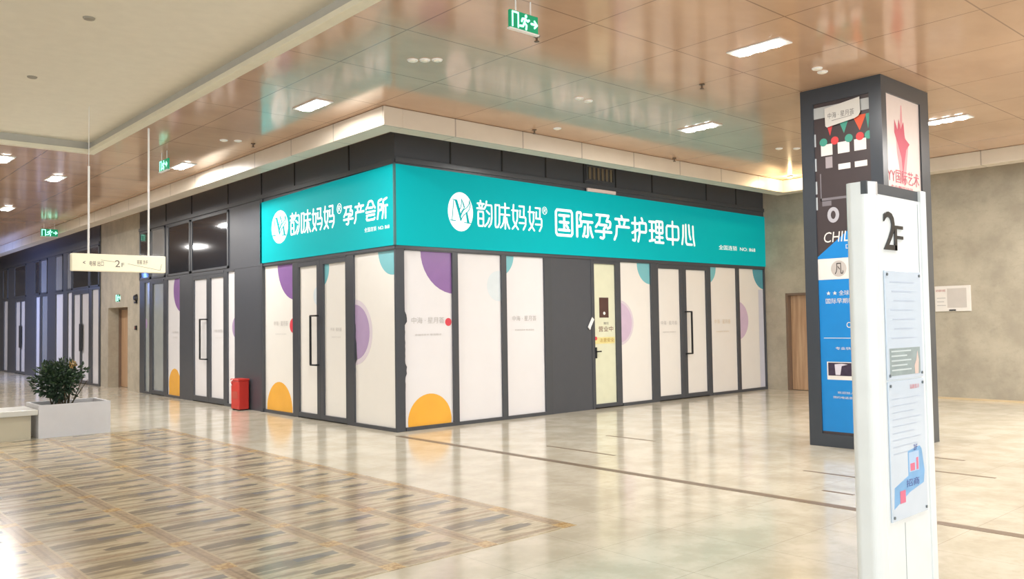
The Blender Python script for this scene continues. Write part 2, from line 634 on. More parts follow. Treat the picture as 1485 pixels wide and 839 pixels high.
def film_text(face, s_left, width, z, m, parent):
    text(face, s_left, z, width * 0.16, LOGO_TXT, m, parent, 'lettering', width, FD + 0.004)
    text(face, s_left + (-.1 if face[0] == 'X' else .1) * width, z - width * 0.30, width * 0.05, '商铺招商中 敬请期待', m, parent, 'small_lettering', width * 0.8, FD + 0.004)

def window(face, s0, s1, z0=0.055, z1=2.705, film=None, prints=(), txt=None, label=None):
    """one fixed pane: slim frame, white film on the glass and its prints"""
    WIN[0] += 1
    film = film or FILM
    fr = MB()
    fr.fbox(face, s0, s1, 0, z0, -0.13, 0.0)
    fr.fbox(face, s0, s1, z1, ZH, -0.13, 0.0)
    root = structure(fr.build('window_%d' % WIN[0], METAL), label)
    MB().fbox(face, s0, s1, z0, z1, FD - 0.03, FD).build('film_panel', film, root)
    rect = (s0, s1, z0, z1)
    for k, (s, z, r, m, nm) in enumerate(prints):
        decal(face, disc_pts(s, z, r, rect=rect), FD + 0.0005 * (k + 1), m, nm, root)
    if txt:
        film_text(face, txt[0], txt[1], txt[2], txt[3], root)
    return root

def handle(face, s_fix, s_bar, z0, z1, parent):
    h = MB()
    h.fbox(face, s_bar - 0.016, s_bar + 0.016, z0, z1, 0.045, 0.075)
    a, b = sorted((s_fix, s_bar))
    for z in (z0, z1):
        h.fbox(face, a - 0.012, b + 0.016, z - 0.014, z + 0.014, 0.045, 0.07)
        h.fbox(face, s_fix - 0.014, s_fix + 0.014, z - 0.014, z + 0.014, 0.0, 0.07)
    return h.build('door_handle', BLACK, parent, bevel=0.003)

def door_leaf(face, s0, s1, parent, g0, g1, film, zb=0.10, zt=2.62, prints=(), txt=None):
    """leaf s0..s1 with the filmed glass g0..g1 inside its stiles"""
    lf = MB()
    lf.fbox(face, s0, g0, 0.02, 2.70, -0.05, 0.0)
    lf.fbox(face, g1, s1, 0.02, 2.70, -0.05, 0.0)
    lf.fbox(face, g0, g1, 0.02, zb, -0.05, 0.0)
    lf.fbox(face, g0, g1, zt, 2.70, -0.05, 0.0)
    leaf = lf.build('door_leaf', METAL, parent, bevel=0.003)
    MB().fbox(face, g0, g1, zb, zt, FD - 0.03, FD).build('film_panel', film, leaf)
    for k, (s, z, r, m, nm) in enumerate(prints):
        decal(face, disc_pts(s, z, r, rect=(g0, g1, zb, zt)), FD + 0.0005 * (k + 1), m, nm, leaf)
    if txt:
        film_text(face, txt[0], txt[1], txt[2], txt[3], leaf)
    return leaf

def door_frame(face, s0, s1, label=None):
    DOOR[0] += 1
    return structure(MB().fbox(face, s0, s1, 2.70, ZH, -0.12, 0.006).build('door_%d' % DOOR[0], METAL), label)

PUR, PPUR, TE, OR = 'purple_circle', 'pale_purple_circle', 'teal_circle', 'orange_circle'

# ---- right facade, from the corner
wg = window(RF, 0.17, 1.07, prints=((1.14, 2.72, 0.66, PURPLE, PUR), (0.63, 0.12, 0.41, ORANGE, OR), (1.0, 1.62, 0.062, RED, 'red_dot')),
            txt=(0.30, 0.62, 1.60, TXT))
# torn film along the corner post
tear = [(0.168, 1.86)]
random.seed(3)
for k in range(26):
    z = 1.84 - k * 0.052
    tear.append((0.172 + (0.05 if k in (2, 3, 4) else 0.035 if k in (17, 18, 19) else 0.012) * random.uniform(0.5, 1.2), z))
tear.append((0.168, 0.48))
MB().prism(RF, tear, FD + 0.002, FD + 0.003).build('torn_edge', METAL, wg)
post(RF, 1.07, 1.18)
window(RF, 1.18, 2.09, prints=((2.05, 2.2, 0.25, mat('faint_blue_print', srgb(214, 224, 230), 0.25, coat=0.3), 'faint_blue_circle'),))
post(RF, 2.09, 2.20)
window(RF, 2.20, 3.07, prints=((2.02, 2.72, 0.37, TEALP, TE),), txt=(2.34, 0.55, 1.62, TXT))
post(RF, 3.07, 3.25)
wallp = MB().fbox(RF, 3.25, 4.25, 0, ZH, -0.14, -0.012)
structure(wallp.build('wall_right.002', CLAD))
post(RF, 4.25, 4.31)
dj = door_frame(RF, 4.31, 5.07)
lj = door_leaf(RF, 4.31, 5.06, dj, 4.33, 4.92, FILMY, 0.085, 2.65)
MB().fbox(RF, 4.49, 4.74, 1.66, 2.03, FD, FD + 0.004).build('spy_window', mat('dark_brown_glass', srgb(84, 58, 54), 0.15), lj)
MB().prism(RF, disc_pts(4.62, 1.74, 0.03), FD + 0.004, FD + 0.006).build('white_sticker', WHITE, lj)
text(RF, 4.46, 1.40, 0.10, '营业中', mat('maroon_print', srgb(120, 70, 66), 0.4), lj, 'lettering', 0.40, FD + 0.003)
text(RF, 4.60, 1.53, 0.05, '推拉', TXTD, lj, 'small_lettering', 0.14, FD + 0.003)
MB().fbox(RF, 4.35, 4.90, 1.18, 1.30, FD, FD + 0.002).build('yellow_strip', mat('yellow_print', srgb(226, 214, 150), 0.4), lj)
text(RF, 4.48, 1.21, 0.07, '注意安全', mat('ochre_print', srgb(176, 140, 60), 0.4), lj, 'lettering', 0.40, FD + 0.004)
MB().prism(RF, disc_pts(4.38, 1.28, 0.035), FD + 0.002, FD + 0.004).build('red_sticker', RED, lj)
hb = MB().fbox(RF, 4.325, 4.355, 0.92, 1.12, 0.0, 0.02).fbox(RF, 4.33, 4.45, 1.03, 1.055, 0.02, 0.045)
hb.build('door_handle', BLACK, lj, bevel=0.003)
window(RF, 5.08, 5.96, film=FILMW, prints=((5.98, 2.70, 0.40, TEALP, TE), (5.02, 1.56, 0.43, HALO, 'pale_halo'), (5.02, 1.56, 0.38, PINKPUR, PPUR)))
post(RF, 5.96, 6.16)
dl = door_frame(RF, 6.16, 7.82)
door_leaf(RF, 6.16, 6.985, dl, 6.19, 6.89, FILMW, txt=(6.28, 0.52, 1.50, TXT))
l2 = door_leaf(RF, 6.99, 7.82, dl, 7.09, 7.78, FILMW)
handle(RF, 7.03, 7.17, 0.91, 1.76, l2)
post(RF, 7.82, 7.94)
window(RF, 7.95, 8.90, film=FILMW, prints=((7.82, 2.70, 0.36, TEALP, TE),), txt=(8.08, 0.6, 1.50, mat('pale_tan_print', srgb(214, 200, 178), 0.4)))
post(RF, 8.90, 9.01)
wn_ = window(RF, 9.01, 10.0, film=FILMW, prints=((10.05, 2.72, 0.46, mat('deep_teal_print', srgb(84, 158, 176), 0.25, coat=0.3), TE), (8.95, 1.56, 0.42, PINKPUR, PPUR)))
MB().fbox(RF, 9.80, 9.99, 0.06, 2.25, FD + 0.003, FD + 0.004).build('film_overlap', mat('bluish_film', srgb(206, 208, 222), 0.22, coat=0.35), wn_)
post(RF, 10.0, X1, d1=0.004)

# ---- left facade, from the corner
wa = window(LF, 0.04, 1.20, prints=((0.12, 2.74, 0.40, TEALP, TE), (1.22, 1.48, 0.52, HALO, 'pale_halo'), (1.22, 1.48, 0.44, PALEPUR, PPUR)), film=FILMW)
tear = [(1.203, 1.62), (1.19, 1.60), (1.185, 1.5), (1.195, 1.4), (1.17, 1.3), (1.16, 1.15), (1.15, 1.05), (1.19, 1.0), (1.203, 0.98)]
MB().prism(LF, tear, FD + 0.002, FD + 0.003).build('torn_edge', METAL, wa)
post(LF, 1.20, 1.41)
d1_ = door_frame(LF, 1.41, 3.06)
door_leaf(LF, 1.41, 2.275, d1_, 1.45, 2.17, FILMW, prints=((2.36, 2.56, 0.34, TEALP, TE),), txt=(1.98, 0.36, 1.50, TXT))
l2 = door_leaf(LF, 2.28, 3.06, d1_, 2.39, 3.03, FILMW, prints=((2.40, 2.1, 0.16, MATS['faint_blue_print'], 'faint_blue_circle'),))
handle(LF, 2.33, 2.50, 0.93, 1.76, l2)
post(LF, 3.06, 3.26)
window(LF, 3.26, 4.41, film=FILMW, prints=((3.22, 2.74, 0.68, PURPLE, PUR), (3.84, 0.08, 0.50, ORANGE, OR), (3.30, 1.60, 0.13, RED, 'red_dot')), txt=(4.05, 0.55, 1.60, TXT))
post(LF, 4.41, 4.49, z1=4.02, d1=0.03)
structure(MB().fbox(LF, 4.49, 5.72, 0, ZH, -0.14, -0.005).build('wall_left.005', CLAD))
window(LF, 5.72, 6.07, prints=((5.68, 1.58, 0.22, PALEPUR, PPUR),))
post(LF, 6.07, 6.23)
d2_ = door_frame(LF, 6.23, 7.88)
door_leaf(LF, 6.23, 7.025, d2_, 6.26, 6.94, FILM, 0.13, 2.62, txt=(6.78, 0.40, 1.48, TXT))
l2 = door_leaf(LF, 7.03, 7.88, d2_, 7.13, 7.84, FILM, 0.13, 2.62)
handle(LF, 7.07, 7.34, 0.92, 1.76, l2)
post(LF, 7.88, 8.00)
structure(MB().fbox(LF, 8.00, 8.67, 0, ZH, -0.14, -0.005).build('wall_left.006', CLAD))
window(LF, 8.67, 9.46, prints=((8.62, 2.45, 0.50, PURPLE, PUR), (9.05, 0.30, 0.36, ORANGE, OR), (9.05, 0.06, 0.36, ORANGE, OR)), txt=(9.2, 0.35, 1.46, TXT))
post(LF, 9.46, 9.66)
d3_ = door_frame(LF, 9.66, 10.48)
door_leaf(LF, 9.66, 10.48, d3_, 9.70, 10.43, FILMG, 0.11, 2.65)
post(LF, 10.48, 10.65)
window(LF, 10.65, 11.0, film=FILMG, prints=((11.0, 1.7, 0.12, PALEPUR, PPUR),))
post(LF, 11.0, 11.35, z1=ZH)

# transom glass over the left bays
def transom(face, s0, s1, z0, z1, m):
    WIN[0] += 1
    fr = MB()
    fr.fbox(face, s0, s1, z0, z0 + 0.05, -0.01, 0.02).fbox(face, s0, s1, z1 - 0.05, z1, -0.01, 0.02)
    fr.fbox(face, s0, s0 + 0.06, z0, z1, -0.01, 0.02).fbox(face, s1 - 0.06, s1, z0, z1, -0.01, 0.02)
    root = structure(fr.build('window_%d' % WIN[0], METAL, bevel=0.003))
    MB().fbox(face, s0 + 0.05, s1 - 0.05, z0 + 0.05, z1 - 0.05, 0.0, 0.006).build('pane', m, root)
transom(LF, 5.97, 7.95, 2.78, 3.96, DGLASS)
transom(LF, 8.0, 9.38, 2.78, 3.96, DGLASS)
transom(LF, 9.55, 10.50, 2.78, 3.98, PGLASS)
transom(LF, 10.55, 11.33, 2.78, 3.98, DGLASS)

# ---- far left storefront beyond the concrete bay
def far_cols(s0, s1):
    structure(MB().fbox(LF, s0, s1, 0, ZH, -0.14, 0.0).build('wall_left.%03d' % (10 + len([o for o in COL.objects if o.name.startswith('wall_left')])), CLAD))
post(LF, 14.66, 14.78)
window(LF, 14.78, 15.42)
post(LF, 15.42, 15.70)
d4_ = door_frame(LF, 15.70, 17.35)
lA = door_leaf(LF, 15.70, 16.54, d4_, 15.73, 16.47, FILM)
lB = door_leaf(LF, 16.545, 17.35, d4_, 16.62, 17.31, FILM)
MB().fbox(LF, 16.35, 16.52, 0.95, 1.75, 0.0, 0.05).build('door_handle', BLACK, lA, bevel=0.01)
post(LF, 17.35, 17.50)
window(LF, 17.50, 17.99)
far_cols(17.99, 18.5)
window(LF, 18.5, 19.39)
far_cols(19.39, 20.42)
window(LF, 20.42, 21.2, film=PGLASS)
post(LF, 21.2, 21.45)
window(LF, 21.45, 22.02)
far_cols(22.02, 23.5)
d5_ = door_frame(LF, 23.5, 25.15)
lA = door_leaf(LF, 23.5, 24.28, d5_, 23.59, 24.23, FILM)
lB = door_leaf(LF, 24.285, 25.15, d5_, 24.35, 25.07, FILM)
MB().fbox(LF, 24.1, 24.27, 0.95, 1.75, 0.0, 0.05).build('door_handle', BLACK, lA, bevel=0.01)
far_cols(25.15, 26.40)
window(LF, 26.40, 27.1)
far_cols(27.1, 28.3)
window(LF, 28.3, 29.5)
far_cols(29.5, 36)
for s0, s1, mm in ((14.7, 15.6, DGLASS), (15.65, 17.4, DGLASS), (17.45, 18.0, PGLASS), (18.5, 19.35, PGLASS), (20.4, 21.25, PGLASS),
                   (21.4, 22.1, DGLASS), (23.4, 25.2, DGLASS), (26.35, 27.2, DGLASS)):
    transom(LF, s0, s1, 2.78, 3.94, mm)

# ---- timber doors in the concrete
DOOR[0] += 1
dR = structure(MB().fbox(BF, -1.46, -0.49, 2.10, 2.15, -0.24, -0.02).fbox(BF, -0.54, -0.49, 0, 2.10, -0.24, -0.02).fbox(BF, -1.46, -1.41, 0, 2.10, -0.24, -0.02)
               .build('door_%d' % DOOR[0], mat('bronze_jamb', srgb(120, 100, 84), 0.5)))
MB().fbox(BF, -1.405, -0.545, 0.01, 2.095, -0.2, -0.14).build('door_leaf', WOOD, dR)
structure(MB().fbox(BF, -1.46, -0.49, 0, 2.15, -0.30, -0.25).build('wall_back.002', SLOT))
DOOR[0] += 1
dL = structure(MB().fbox(LF, 12.35, 14.0, 2.10, 2.15, -0.5, -0.3).fbox(LF, 13.95, 14.0, 0, 2.10, -0.5, -0.3).fbox(LF, 12.35, 12.40, 0, 2.10, -0.5, -0.3)
               .build('door_%d' % DOOR[0], MATS['bronze_jamb']))
MB().fbox(LF, 12.40, 13.17, 0.01, 2.10, -0.42, -0.36).build('door_leaf', WOOD, dL)
MB().fbox(LF, 13.175, 13.95, 0.01, 2.10, -0.42, -0.36).build('door_leaf', WOOD, dL)
structure(MB().fbox(LF, 12.35, 14.0, 0, 2.15, -0.60, -0.52).build('wall_left.007', SLOT))
structure(MB().fbox(BF, -18, -1.46, 0.0, 0.035, 0, 0.012).build('baseboard_back', mat('baseboard_stone', srgb(206, 186, 150), 0.4)))

# floor joints: dark movement joint in line with the corner, and short open joints
trim(MB().box(-0.26, -0.15, -9.6, -0.35, 0.0, 0.002), mat('joint_brown', srgb(120, 104, 86), 0.4), 0)
for x0, y0, y1 in ((0.57, -3.75, -2.6), (1.82, -3.35, -2.5), (1.16, -6.5, -5.85), (0.34, -6.8, -6.5), (2.04, -7.4, -6.7), (2.9, -6.8, -6.2)):
    trim(MB().box(x0 - 0.02, x0 + 0.02, y0, y1, 0.0, 0.002), MATS['joint_brown'], 0)

# ------------------------------------------------------------------ stroke lettering of the shop sign
GLYPH = {
    '韵': [[(.22, 1), (.23, .92)], [(.03, .89), (.44, .89)], [(.13, .85), (.16, .74)], [(.34, .85), (.30, .74)], [(0, .70), (.46, .70)],
          [(.08, .58), (.38, .58), (.40, .5), (.40, .08), (.34, .03), (.1, .03), (.06, .1), (.06, .52), (.08, .58)], [(.06, .31), (.40, .31)],
          [(.62, 1), (.57, .84), (.48, .72)], [(.57, .86), (.93, .86), (.96, .82), (.96, .35), (.9, .15), (.76, .02)], [(.62, .63), (.80, .52)], [(.80, .36), (.7, .18), (.50, .03)]],
    '味': [[(.04, .9), (.3, .9), (.32, .84), (.3, .2), (.2, .04), (.06, .03), (.03, .1), (.04, .9)], [(.44, .83), (.97, .83)], [(.40, .55), (1, .55)],
          [(.70, 1), (.70, 0)], [(.62, .45), (.6, .28), (.5, .12), (.38, .03)], [(.80, .42), (.84, .22), (.98, .02)]],
    '妈': [[(.12, .98), (.08, .6), (.1, .36), (.22, .2), (.42, .02)], [(.38, .74), (.37, .42), (.26, .2), (.02, .02)], [(0, .76), (.42, .76)],
          [(.52, .95), (.86, .95), (.84, .74), (.84, .54)], [(.58, .78), (.55, .52), (.94, .52), (.97, .46), (.96, .22), (.8, .02)], [(.52, .28), (.84, .28)]],
    '国': [[(.1, .98), (.9, .98), (.97, .9), (.97, .1), (.9, .02), (.1, .02), (.03, .1), (.03, .9), (.1, .98)], [(.22, .78), (.78, .78)], [(.25, .52), (.75, .52)],
          [(.2, .22), (.8, .22)], [(.5, .78), (.5, .22)], [(.64, .40), (.72, .32)]],
    '际': [[(.06, .02), (.06, .92), (.1, .96), (.28, .96), (.32, .9), (.25, .70), (.33, .56), (.3, .44), (.14, .42)], [(.48, .90), (.95, .90)], [(.42, .62), (1, .62)],
          [(.72, .62), (.72, .1), (.66, .03), (.58, .05)], [(.54, .42), (.5, .2), (.42, .04)], [(.86, .42), (.92, .2), (1, .04)]],
    '孕': [[(.06, .95), (.84, .95), (.7, .72), (.9, .72), (.95, .66), (.92, .5), (.76, .44)], [(.3, .95), (.24, .68), (.02, .46)], [(.26, .56), (.7, .56), (.52, .40)],
          [(0, .29), (1, .29)], [(.52, .40), (.52, .08), (.44, .02), (.3, .05)]],
    '产': [[(.48, 1), (.52, .92)], [(.08, .86), (.95, .86)], [(.32, .78), (.36, .64)], [(.7, .80), (.64, .64)], [(.16, .56), (.98, .56)], [(.16, .56), (.13, .22), (0, .02)]],
    '护': [[(0, .76), (.38, .76)], [(.2, 1), (.2, .1), (.16, .04), (.04, .06)], [(0, .36), (.4, .50)], [(.66, 1), (.72, .90)],
          [(.5, .80), (.92, .80), (.96, .76), (.96, .46), (.92, .42), (.5, .42)], [(.5, .80), (.5, .34), (.40, .02)]],
    '理': [[(0, .90), (.36, .90)], [(.02, .52), (.34, .52)], [(0, .08), (.38, .14)], [(.18, .90), (.18, .12)],
          [(.5, .94), (.93, .94), (.96, .9), (.96, .48), (.93, .45), (.5, .45), (.47, .48), (.47, .9), (.5, .94)], [(.47, .69), (.96, .69)], [(.71, .94), (.71, .04)],
          [(.48, .26), (.95, .26)], [(.42, .04), (1, .04)]],
    '中': [[(.12, .80), (.88, .80), (.95, .73), (.95, .29), (.88, .22), (.12, .22), (.05, .29), (.05, .73), (.12, .80)], [(.5, 1), (.5, 0)]],
    '心': [[(.12, .88), (.1, .4), (.02, .06)], [(.32, .92), (.32, .16), (.40, .06), (.78, .06)], [(.56, .92), (.6, .5), (.68, .3)], [(.88, .88), (.9, .4), (.98, .04)]],
    '会': [[(.04, .62), (.2, .76), (.3, .95), (.4, 1), (.6, 1), (.7, .95), (.8, .76), (.96, .62)], [(.30, .66), (.70, .66)], [(.05, .45), (.95, .45)],
          [(.16, .28), (.1, .1), (.16, .04), (.86, .04), (.92, .1)], [(.1, .28), (.9, .28)]],
    '所': [[(.44, .98), (.16, .92), (.12, .86), (.12, .4), (.02, .02)], [(.12, .72), (.40, .72), (.42, .68), (.42, .48), (.40, .44), (.12, .44)],
          [(.94, .99), (.64, .92), (.6, .86), (.6, .4), (.50, .02)], [(.6, .62), (1, .62)], [(.82, .62), (.82, 0)]],
}


def strokes(face, s_left, z0, cw, chh, gap, word, stroke, d, parent):
    sg = -1 if face[0] == 'X' else 1
    mb = MB()
    for i, ch in enumerate(word):
        o = s_left + sg * i * (cw + gap)
        for pl in GLYPH[ch]:
            mb.ribbon(face, [(o + sg * x * cw, z0 + y * chh) for x, y in pl], stroke, d, d + 0.004)
    return mb.build('lettering', LETTER, parent)


def registered(face, s, z, r, d, parent):
    sg = -1 if face[0] == 'X' else 1
    mb = MB()
    mb.ribbon(face, [(s + r * math.cos(k * math.pi / 8), z + r * 1.15 * math.sin(k * math.pi / 8)) for k in range(16)], r * 0.16, d, d + 0.004, closed=True)
    for pl in ([(-.35, -.6), (-.35, .6), (.2, .6), (.38, .42), (.38, .2), (.2, .05), (-.35, .05)], [(.05, .05), (.4, -.6)]):
        mb.ribbon(face, [(s + sg * x * r, z + y * r) for x, y in pl], r * 0.16, d, d + 0.004)
    mb.build('registered_mark', LETTER, parent)


def emblem(face, s, z, rs, rz, d, parent):
    sg = -1 if face[0] == 'X' else 1
    e = MB().prism(face, disc_pts(s, z, rs, rz, 56), d, d + 0.005).build('emblem', LETTER, parent)
    T = lambda pts: [(s + sg * x * rs, z + y * rz) for x, y in pts]
    mb = MB()
    d0, d1 = d + 0.005, d + 0.008
    wl = rs * 0.05
    mb.ribbon(face, T([(-.55, .56), (-.70, -.46)]), wl, d0, d1)
    mb.ribbon(face, T([(-.84, -.47), (-.42, -.47)]), wl * 1.1, d0, d1)
    mb.prism(face, T([(-.74, .62), (-.28, .60), (-.06, .12), (.06, -.42), (-.04, -.46), (-.22, .0), (-.46, .55)]), d0, d1)
    mb.ribbon(face, T([(-.10, .10), (.0, .22), (.06, .40), (.08, .66)]), wl, d0, d1)
    mb.prism(face, T([(.08, .68), (.24, .46), (.34, .26), (.28, .18), (.16, .44)]), d0, d1)
    mb.ribbon(face, T([(.28, .20), (.06, .0), (-.02, -.20), (-.02, -.44)]), wl, d0, d1)
    mb.ribbon(face, T([(.0, -.20), (.2, .08), (.52, .26), (.66, .40), (.72, .62)]), wl, d0, d1)
    mb.ribbon(face, T([(.72, .62), (.78, .38), (.70, .16), (.5, -.02), (.24, -.16), (.1, -.3), (.0, -.46)]), wl, d0, d1)
    mb.prism(face, T([(.40, .02), (.54, -.02), (.70, -.53), (.50, -.53)]), d0, d1)
    mb.ribbon(face, T([(.30, -.54), (.80, -.56)]), wl * 1.1, d0, d1)
    mb.build('emblem_monogram', TEAL, e)


SD = 0.03
sr = thing('shop_sign', (5.0, -0.02, 2.77), 'long teal shop sign with white lettering along the right-hand shop front', 'shop sign', 'teal shop signs')
MB().prism(RF, [(0.0, 2.775), (X1 - 0.0, 2.775), (X1 - 0.0, 3.91), (0.0, 3.99)], 0.0, SD).build('sign_panel', TEAL, sr)
emblem(RF, 1.22, 3.36, 0.25, 0.31, SD, sr)
strokes(RF, 1.56, 3.15, 0.32, 0.42, 0.055, '韵味妈妈', 0.030, SD, sr)
registered(RF, 3.07, 3.52, 0.055, SD, sr)
strokes(RF, 3.33, 3.11, 0.43, 0.46, 0.085, '国际孕产护理中心', 0.048, SD, sr)
text(RF, 8.22, 3.085, 0.10, '全国连锁  NO: 868', LETTER, sr, 'small_lettering', 1.40, SD + 0.003)
sl = thing('shop_sign', (-0.02, 2.2, 2.77), 'short teal shop sign with white lettering left of the shop corner', 'shop sign', 'teal shop signs')
MB().prism(LF, [(-0.0, 2.775), (4.49, 2.775), (4.49, 3.92), (0.0, 3.99)], 0.0, SD).build('sign_panel', TEAL, sl)
emblem(LF, 3.67, 3.39, 0.32, 0.30, SD, sl)
strokes(LF, 3.26, 3.20, 0.34, 0.38, 0.06, '韵味妈妈', 0.034, SD, sl)
registered(LF, 1.56, 3.49, 0.07, SD, sl)
strokes(LF, 1.42, 3.20, 0.28, 0.30, 0.05, '孕产会所', 0.034, SD, sl)
text(LF, 0.80, 3.03, 0.07, '全国连锁  NO: 868', LETTER, sl, 'small_lettering', 0.70, SD + 0.003)
trim(MB().box(-SD - 0.002, 0.0, -SD - 0.002, 0.0, 2.775, 3.99), mat('sign_edge', srgb(60, 110, 112), 0.5), 0)

# vents and pale strip above the long sign
v = thing('vent_grille', (4.52, 0, 4.18), 'small louvred vent high on the dark wall above the long teal sign', 'vent')
MB().fbox(RF, 4.15, 4.90, 4.16, 4.19, 0, 0.03).fbox(RF, 4.15, 4.90, 4.42, 4.45, 0, 0.03).fbox(RF, 4.15, 4.18, 4.19, 4.42, 0, 0.03).fbox(RF, 4.87, 4.90, 4.19, 4.42, 0, 0.03).build('frame', METAL, v)
for k in range(6):
    s = 4.23 + k * 0.115
    MB().fbox(RF, s, s + 0.05, 4.19, 4.42, 0.0, 0.02).build('slat', mat('tan_slat', srgb(122, 110, 92), 0.4), v)
ls = thing('light_strip', (4.5, 0, 3.95), 'short pale strip on top of the teal sign below the louvred vent', 'light strip')
MB().fbox(RF, 4.13, 4.90, 3.955, 4.015, 0.032, 0.07).build('housing', mat('pale_pink', srgb(226, 206, 200), 0.4), ls, bevel=0.005)

# ------------------------------------------------------------------ display column
CX0, CX1, CY0, CY1 = 2.87, 4.21, -6.02, -4.98
colm = thing('display_column', ((CX0 + CX1) / 2, (CY0 + CY1) / 2, 0), 'tall dark clad column with posters on its sides, behind the white totem', 'column')
KF, KS = ('X', CX0), ('Y', CY0)
f = MB()
f.box(CX0 + 0.05, CX1 - 0.03, CY0 + 0.05, CY1 - 0.03, 0, ZC - 0.001)
f.fbox(KF, CY1 - 0.17, CY1, 0, ZC - 0.001, -0.05, 0).fbox(KF, CY0, CY0 + 0.15, 0, ZC - 0.001, -0.05, 0)
f.fbox(KF, CY0 + 0.15, CY1 - 0.17, 4.29, ZC - 0.001, -0.05, 0).fbox(KF, CY0 + 0.15, CY1 - 0.17, 0, 0.16, -0.05, 0)
f.fbox(KS, CX0 + 0.05, CX0 + 0.13, 0, ZC - 0.001, -0.05, 0).fbox(KS, CX1 - 0.25, CX1, 0, ZC - 0.001, -0.05, 0)
f.fbox(KS, CX0 + 0.13, CX1 - 0.25, 4.29, ZC - 0.001, -0.05, 0).fbox(KS, CX0 + 0.13, CX1 - 0.25, 0, 0.16, -0.05, 0)
f.build('cladding', mat('slate_cladding', srgb(60, 66, 74), 0.3), colm)
y0, y1 = CY0 + 0.15, CY1 - 0.17        # poster on the left face: y0 is its right edge
pl = MB().fbox(KF, y0, y1, 0.16, 4.29, -0.05, -0.02).build('poster', mat('poster_dark', srgb(66, 58, 60), 0.35), colm)
pl['label'] = 'tall dark and blue poster'
D0 = -0.019
def patch(s0, s1, z0, z1, m, name='printed_patch', d=D0, par=None):
    return MB().fbox(KF, s0, s1, z0, z1, d - 0.001, d).build(name, m, par or pl)
BLUE = mat('poster_blue', srgb(22, 130, 204), 0.35)
MB().prism(KF, [(y0, 0.19), (y1, 0.19), (y1, 2.36), (y0 + 0.22, 2.74), (y0, 2.86)], D0 - 0.001, D0).build('blue_field', BLUE, pl)
patch(y0, y1, 4.10, 4.24, mat('pale_grey_paper', srgb(176, 180, 180), 0.5), 'grey_band')
RED2 = mat('pennant_red', srgb(206, 64, 66), 0.5)
GRN = mat('pennant_green', srgb(66, 150, 132), 0.5)
ORR = mat('pennant_orange', srgb(214, 84, 48), 0.5)
for s, m_, sz in ((-5.36, RED2, .055), (-5.54, GRN, .07), (-5.74, ORR, .085), (-5.845, GRN, .03)):
    MB().prism(KF, [(max(y0, s - sz), 4.05), (s + sz, 4.05), (s, 3.86)], D0, D0 + 0.001).build('pennant', m_, pl)
WH2 = mat('poster_white', srgb(224, 220, 216), 0.5)
for i, s in enumerate((-5.31, -5.53, -5.74)):
    patch(s - 0.075, s + 0.075, 3.62, 3.76, WH2, 'white_cup', D0 + 0.001)
    if i:
        patch(s - 0.08, s + 0.075, 3.42, 3.49, WH2, 'white_cup', D0 + 0.001)
    else:
        patch(s - 0.07, s + 0.02, 3.46, 3.60, mat('poster_greyish', srgb(160, 152, 156), 0.5), 'white_cup', D0 + 0.001)
for s, m_ in ((-5.27, GRN), (-5.42, RED2), (-5.60, GRN), (-5.74, RED2), (-5.85, GRN)):
    MB().prism(KF, disc_pts(s, 3.79, 0.05, rect=(y0, y1, 3, 4)), D0 + 0.002, D0 + 0.003).build('round_print', m_, pl)
GREYL = mat('poster_grey_line', srgb(116, 112, 118), 0.5)
fr = MB()
fr.fbox(KF, y0, y1 - 0.06, 2.90 + 0.16, 2.93 + 0.16, D0, D0 + 0.001).fbox(KF, y1 - 0.075, y1 - 0.06, 3.06, 3.40, D0, D0 + 0.001)
fr.build('frame_line', GREYL, pl)
MB().fbox(KF, y1 - 0.2, y1 - 0.08, 2.99, 3.05, D0, D0 + 0.001).build('caption', GREYL, pl)
rg = MB().ribbon(KF, [(-5.37 + 0.055 * math.cos(k * math.pi / 8), 2.87 + 0.075 * math.sin(k * math.pi / 8)) for k in range(16)], 0.045, D0, D0 + 0.001, closed=True)
rg.build('ring_emblem', mat('poster_silver', srgb(172, 172, 180), 0.4), pl)
for k, z in enumerate((3.86, 3.55, 3.26, 3.06)):
    patch(y1 - 0.02, y1, z - 0.11, z + 0.05, mat('poster_pale_edge', srgb(176, 182, 186), 0.5), 'pale_dash', D0 + 0.001)
text(KF, -5.24, 2.53, 0.13, 'CHILD', WH2, pl, 'lettering', 0.44, D0 + 0.003, shear=0.15)
text(KF, -5.52, 2.44, 0.05, 'DR', WH2, pl, 'small_lettering', 0.10, D0 + 0.003)
patch(y0, y1, 2.07, 2.33, WH2, 'white_band', D0 + 0.002)
seal = MB().prism(KF, disc_pts(-5.42, 2.20, 0.10), D0 + 0.002, D0 + 0.003).build('round_seal', mat('seal_grey', srgb(186, 180, 176), 0.5), pl)
text(KF, -5.37, 2.13, 0.14, '凡', mat('seal_black', srgb(50, 46, 46), 0.5), pl, 'seal_lettering', 0.11, D0 + 0.005)
text(KF, -5.25, 1.87, 0.06, '★ ★ 全球儿童成长', WH2, pl, 'lettering', 0.56, D0 + 0.003)
text(KF, -5.24, 1.77, 0.065, '国际早期教育中心', WH2, pl, 'lettering', 0.58, D0 + 0.003)
text(KF, -5.50, 1.47, 0.07, 'Creative', WH2, pl, 'lettering', 0.28, D0 + 0.003)
MB().fbox(KF, y0, y1 - 0.05, 1.34, 1.347, D0, D0 + 0.001).build('rule_line', WH2, pl)
text(KF, -5.35, 1.20, 0.035, '专业快乐成长', WH2, pl, 'small_lettering', 0.40, D0 + 0.003)
ph = patch(-5.56, -5.23, 0.83, 1.05, WH2, 'photograph', D0 + 0.001)
MB().fbox(KF, -5.545, -5.245, 0.88, 1.04, D0 + 0.001, D0 + 0.002).build('dark_image', mat('photo_dark', srgb(56, 44, 66), 0.4, noise=(18, 0.6)), ph)
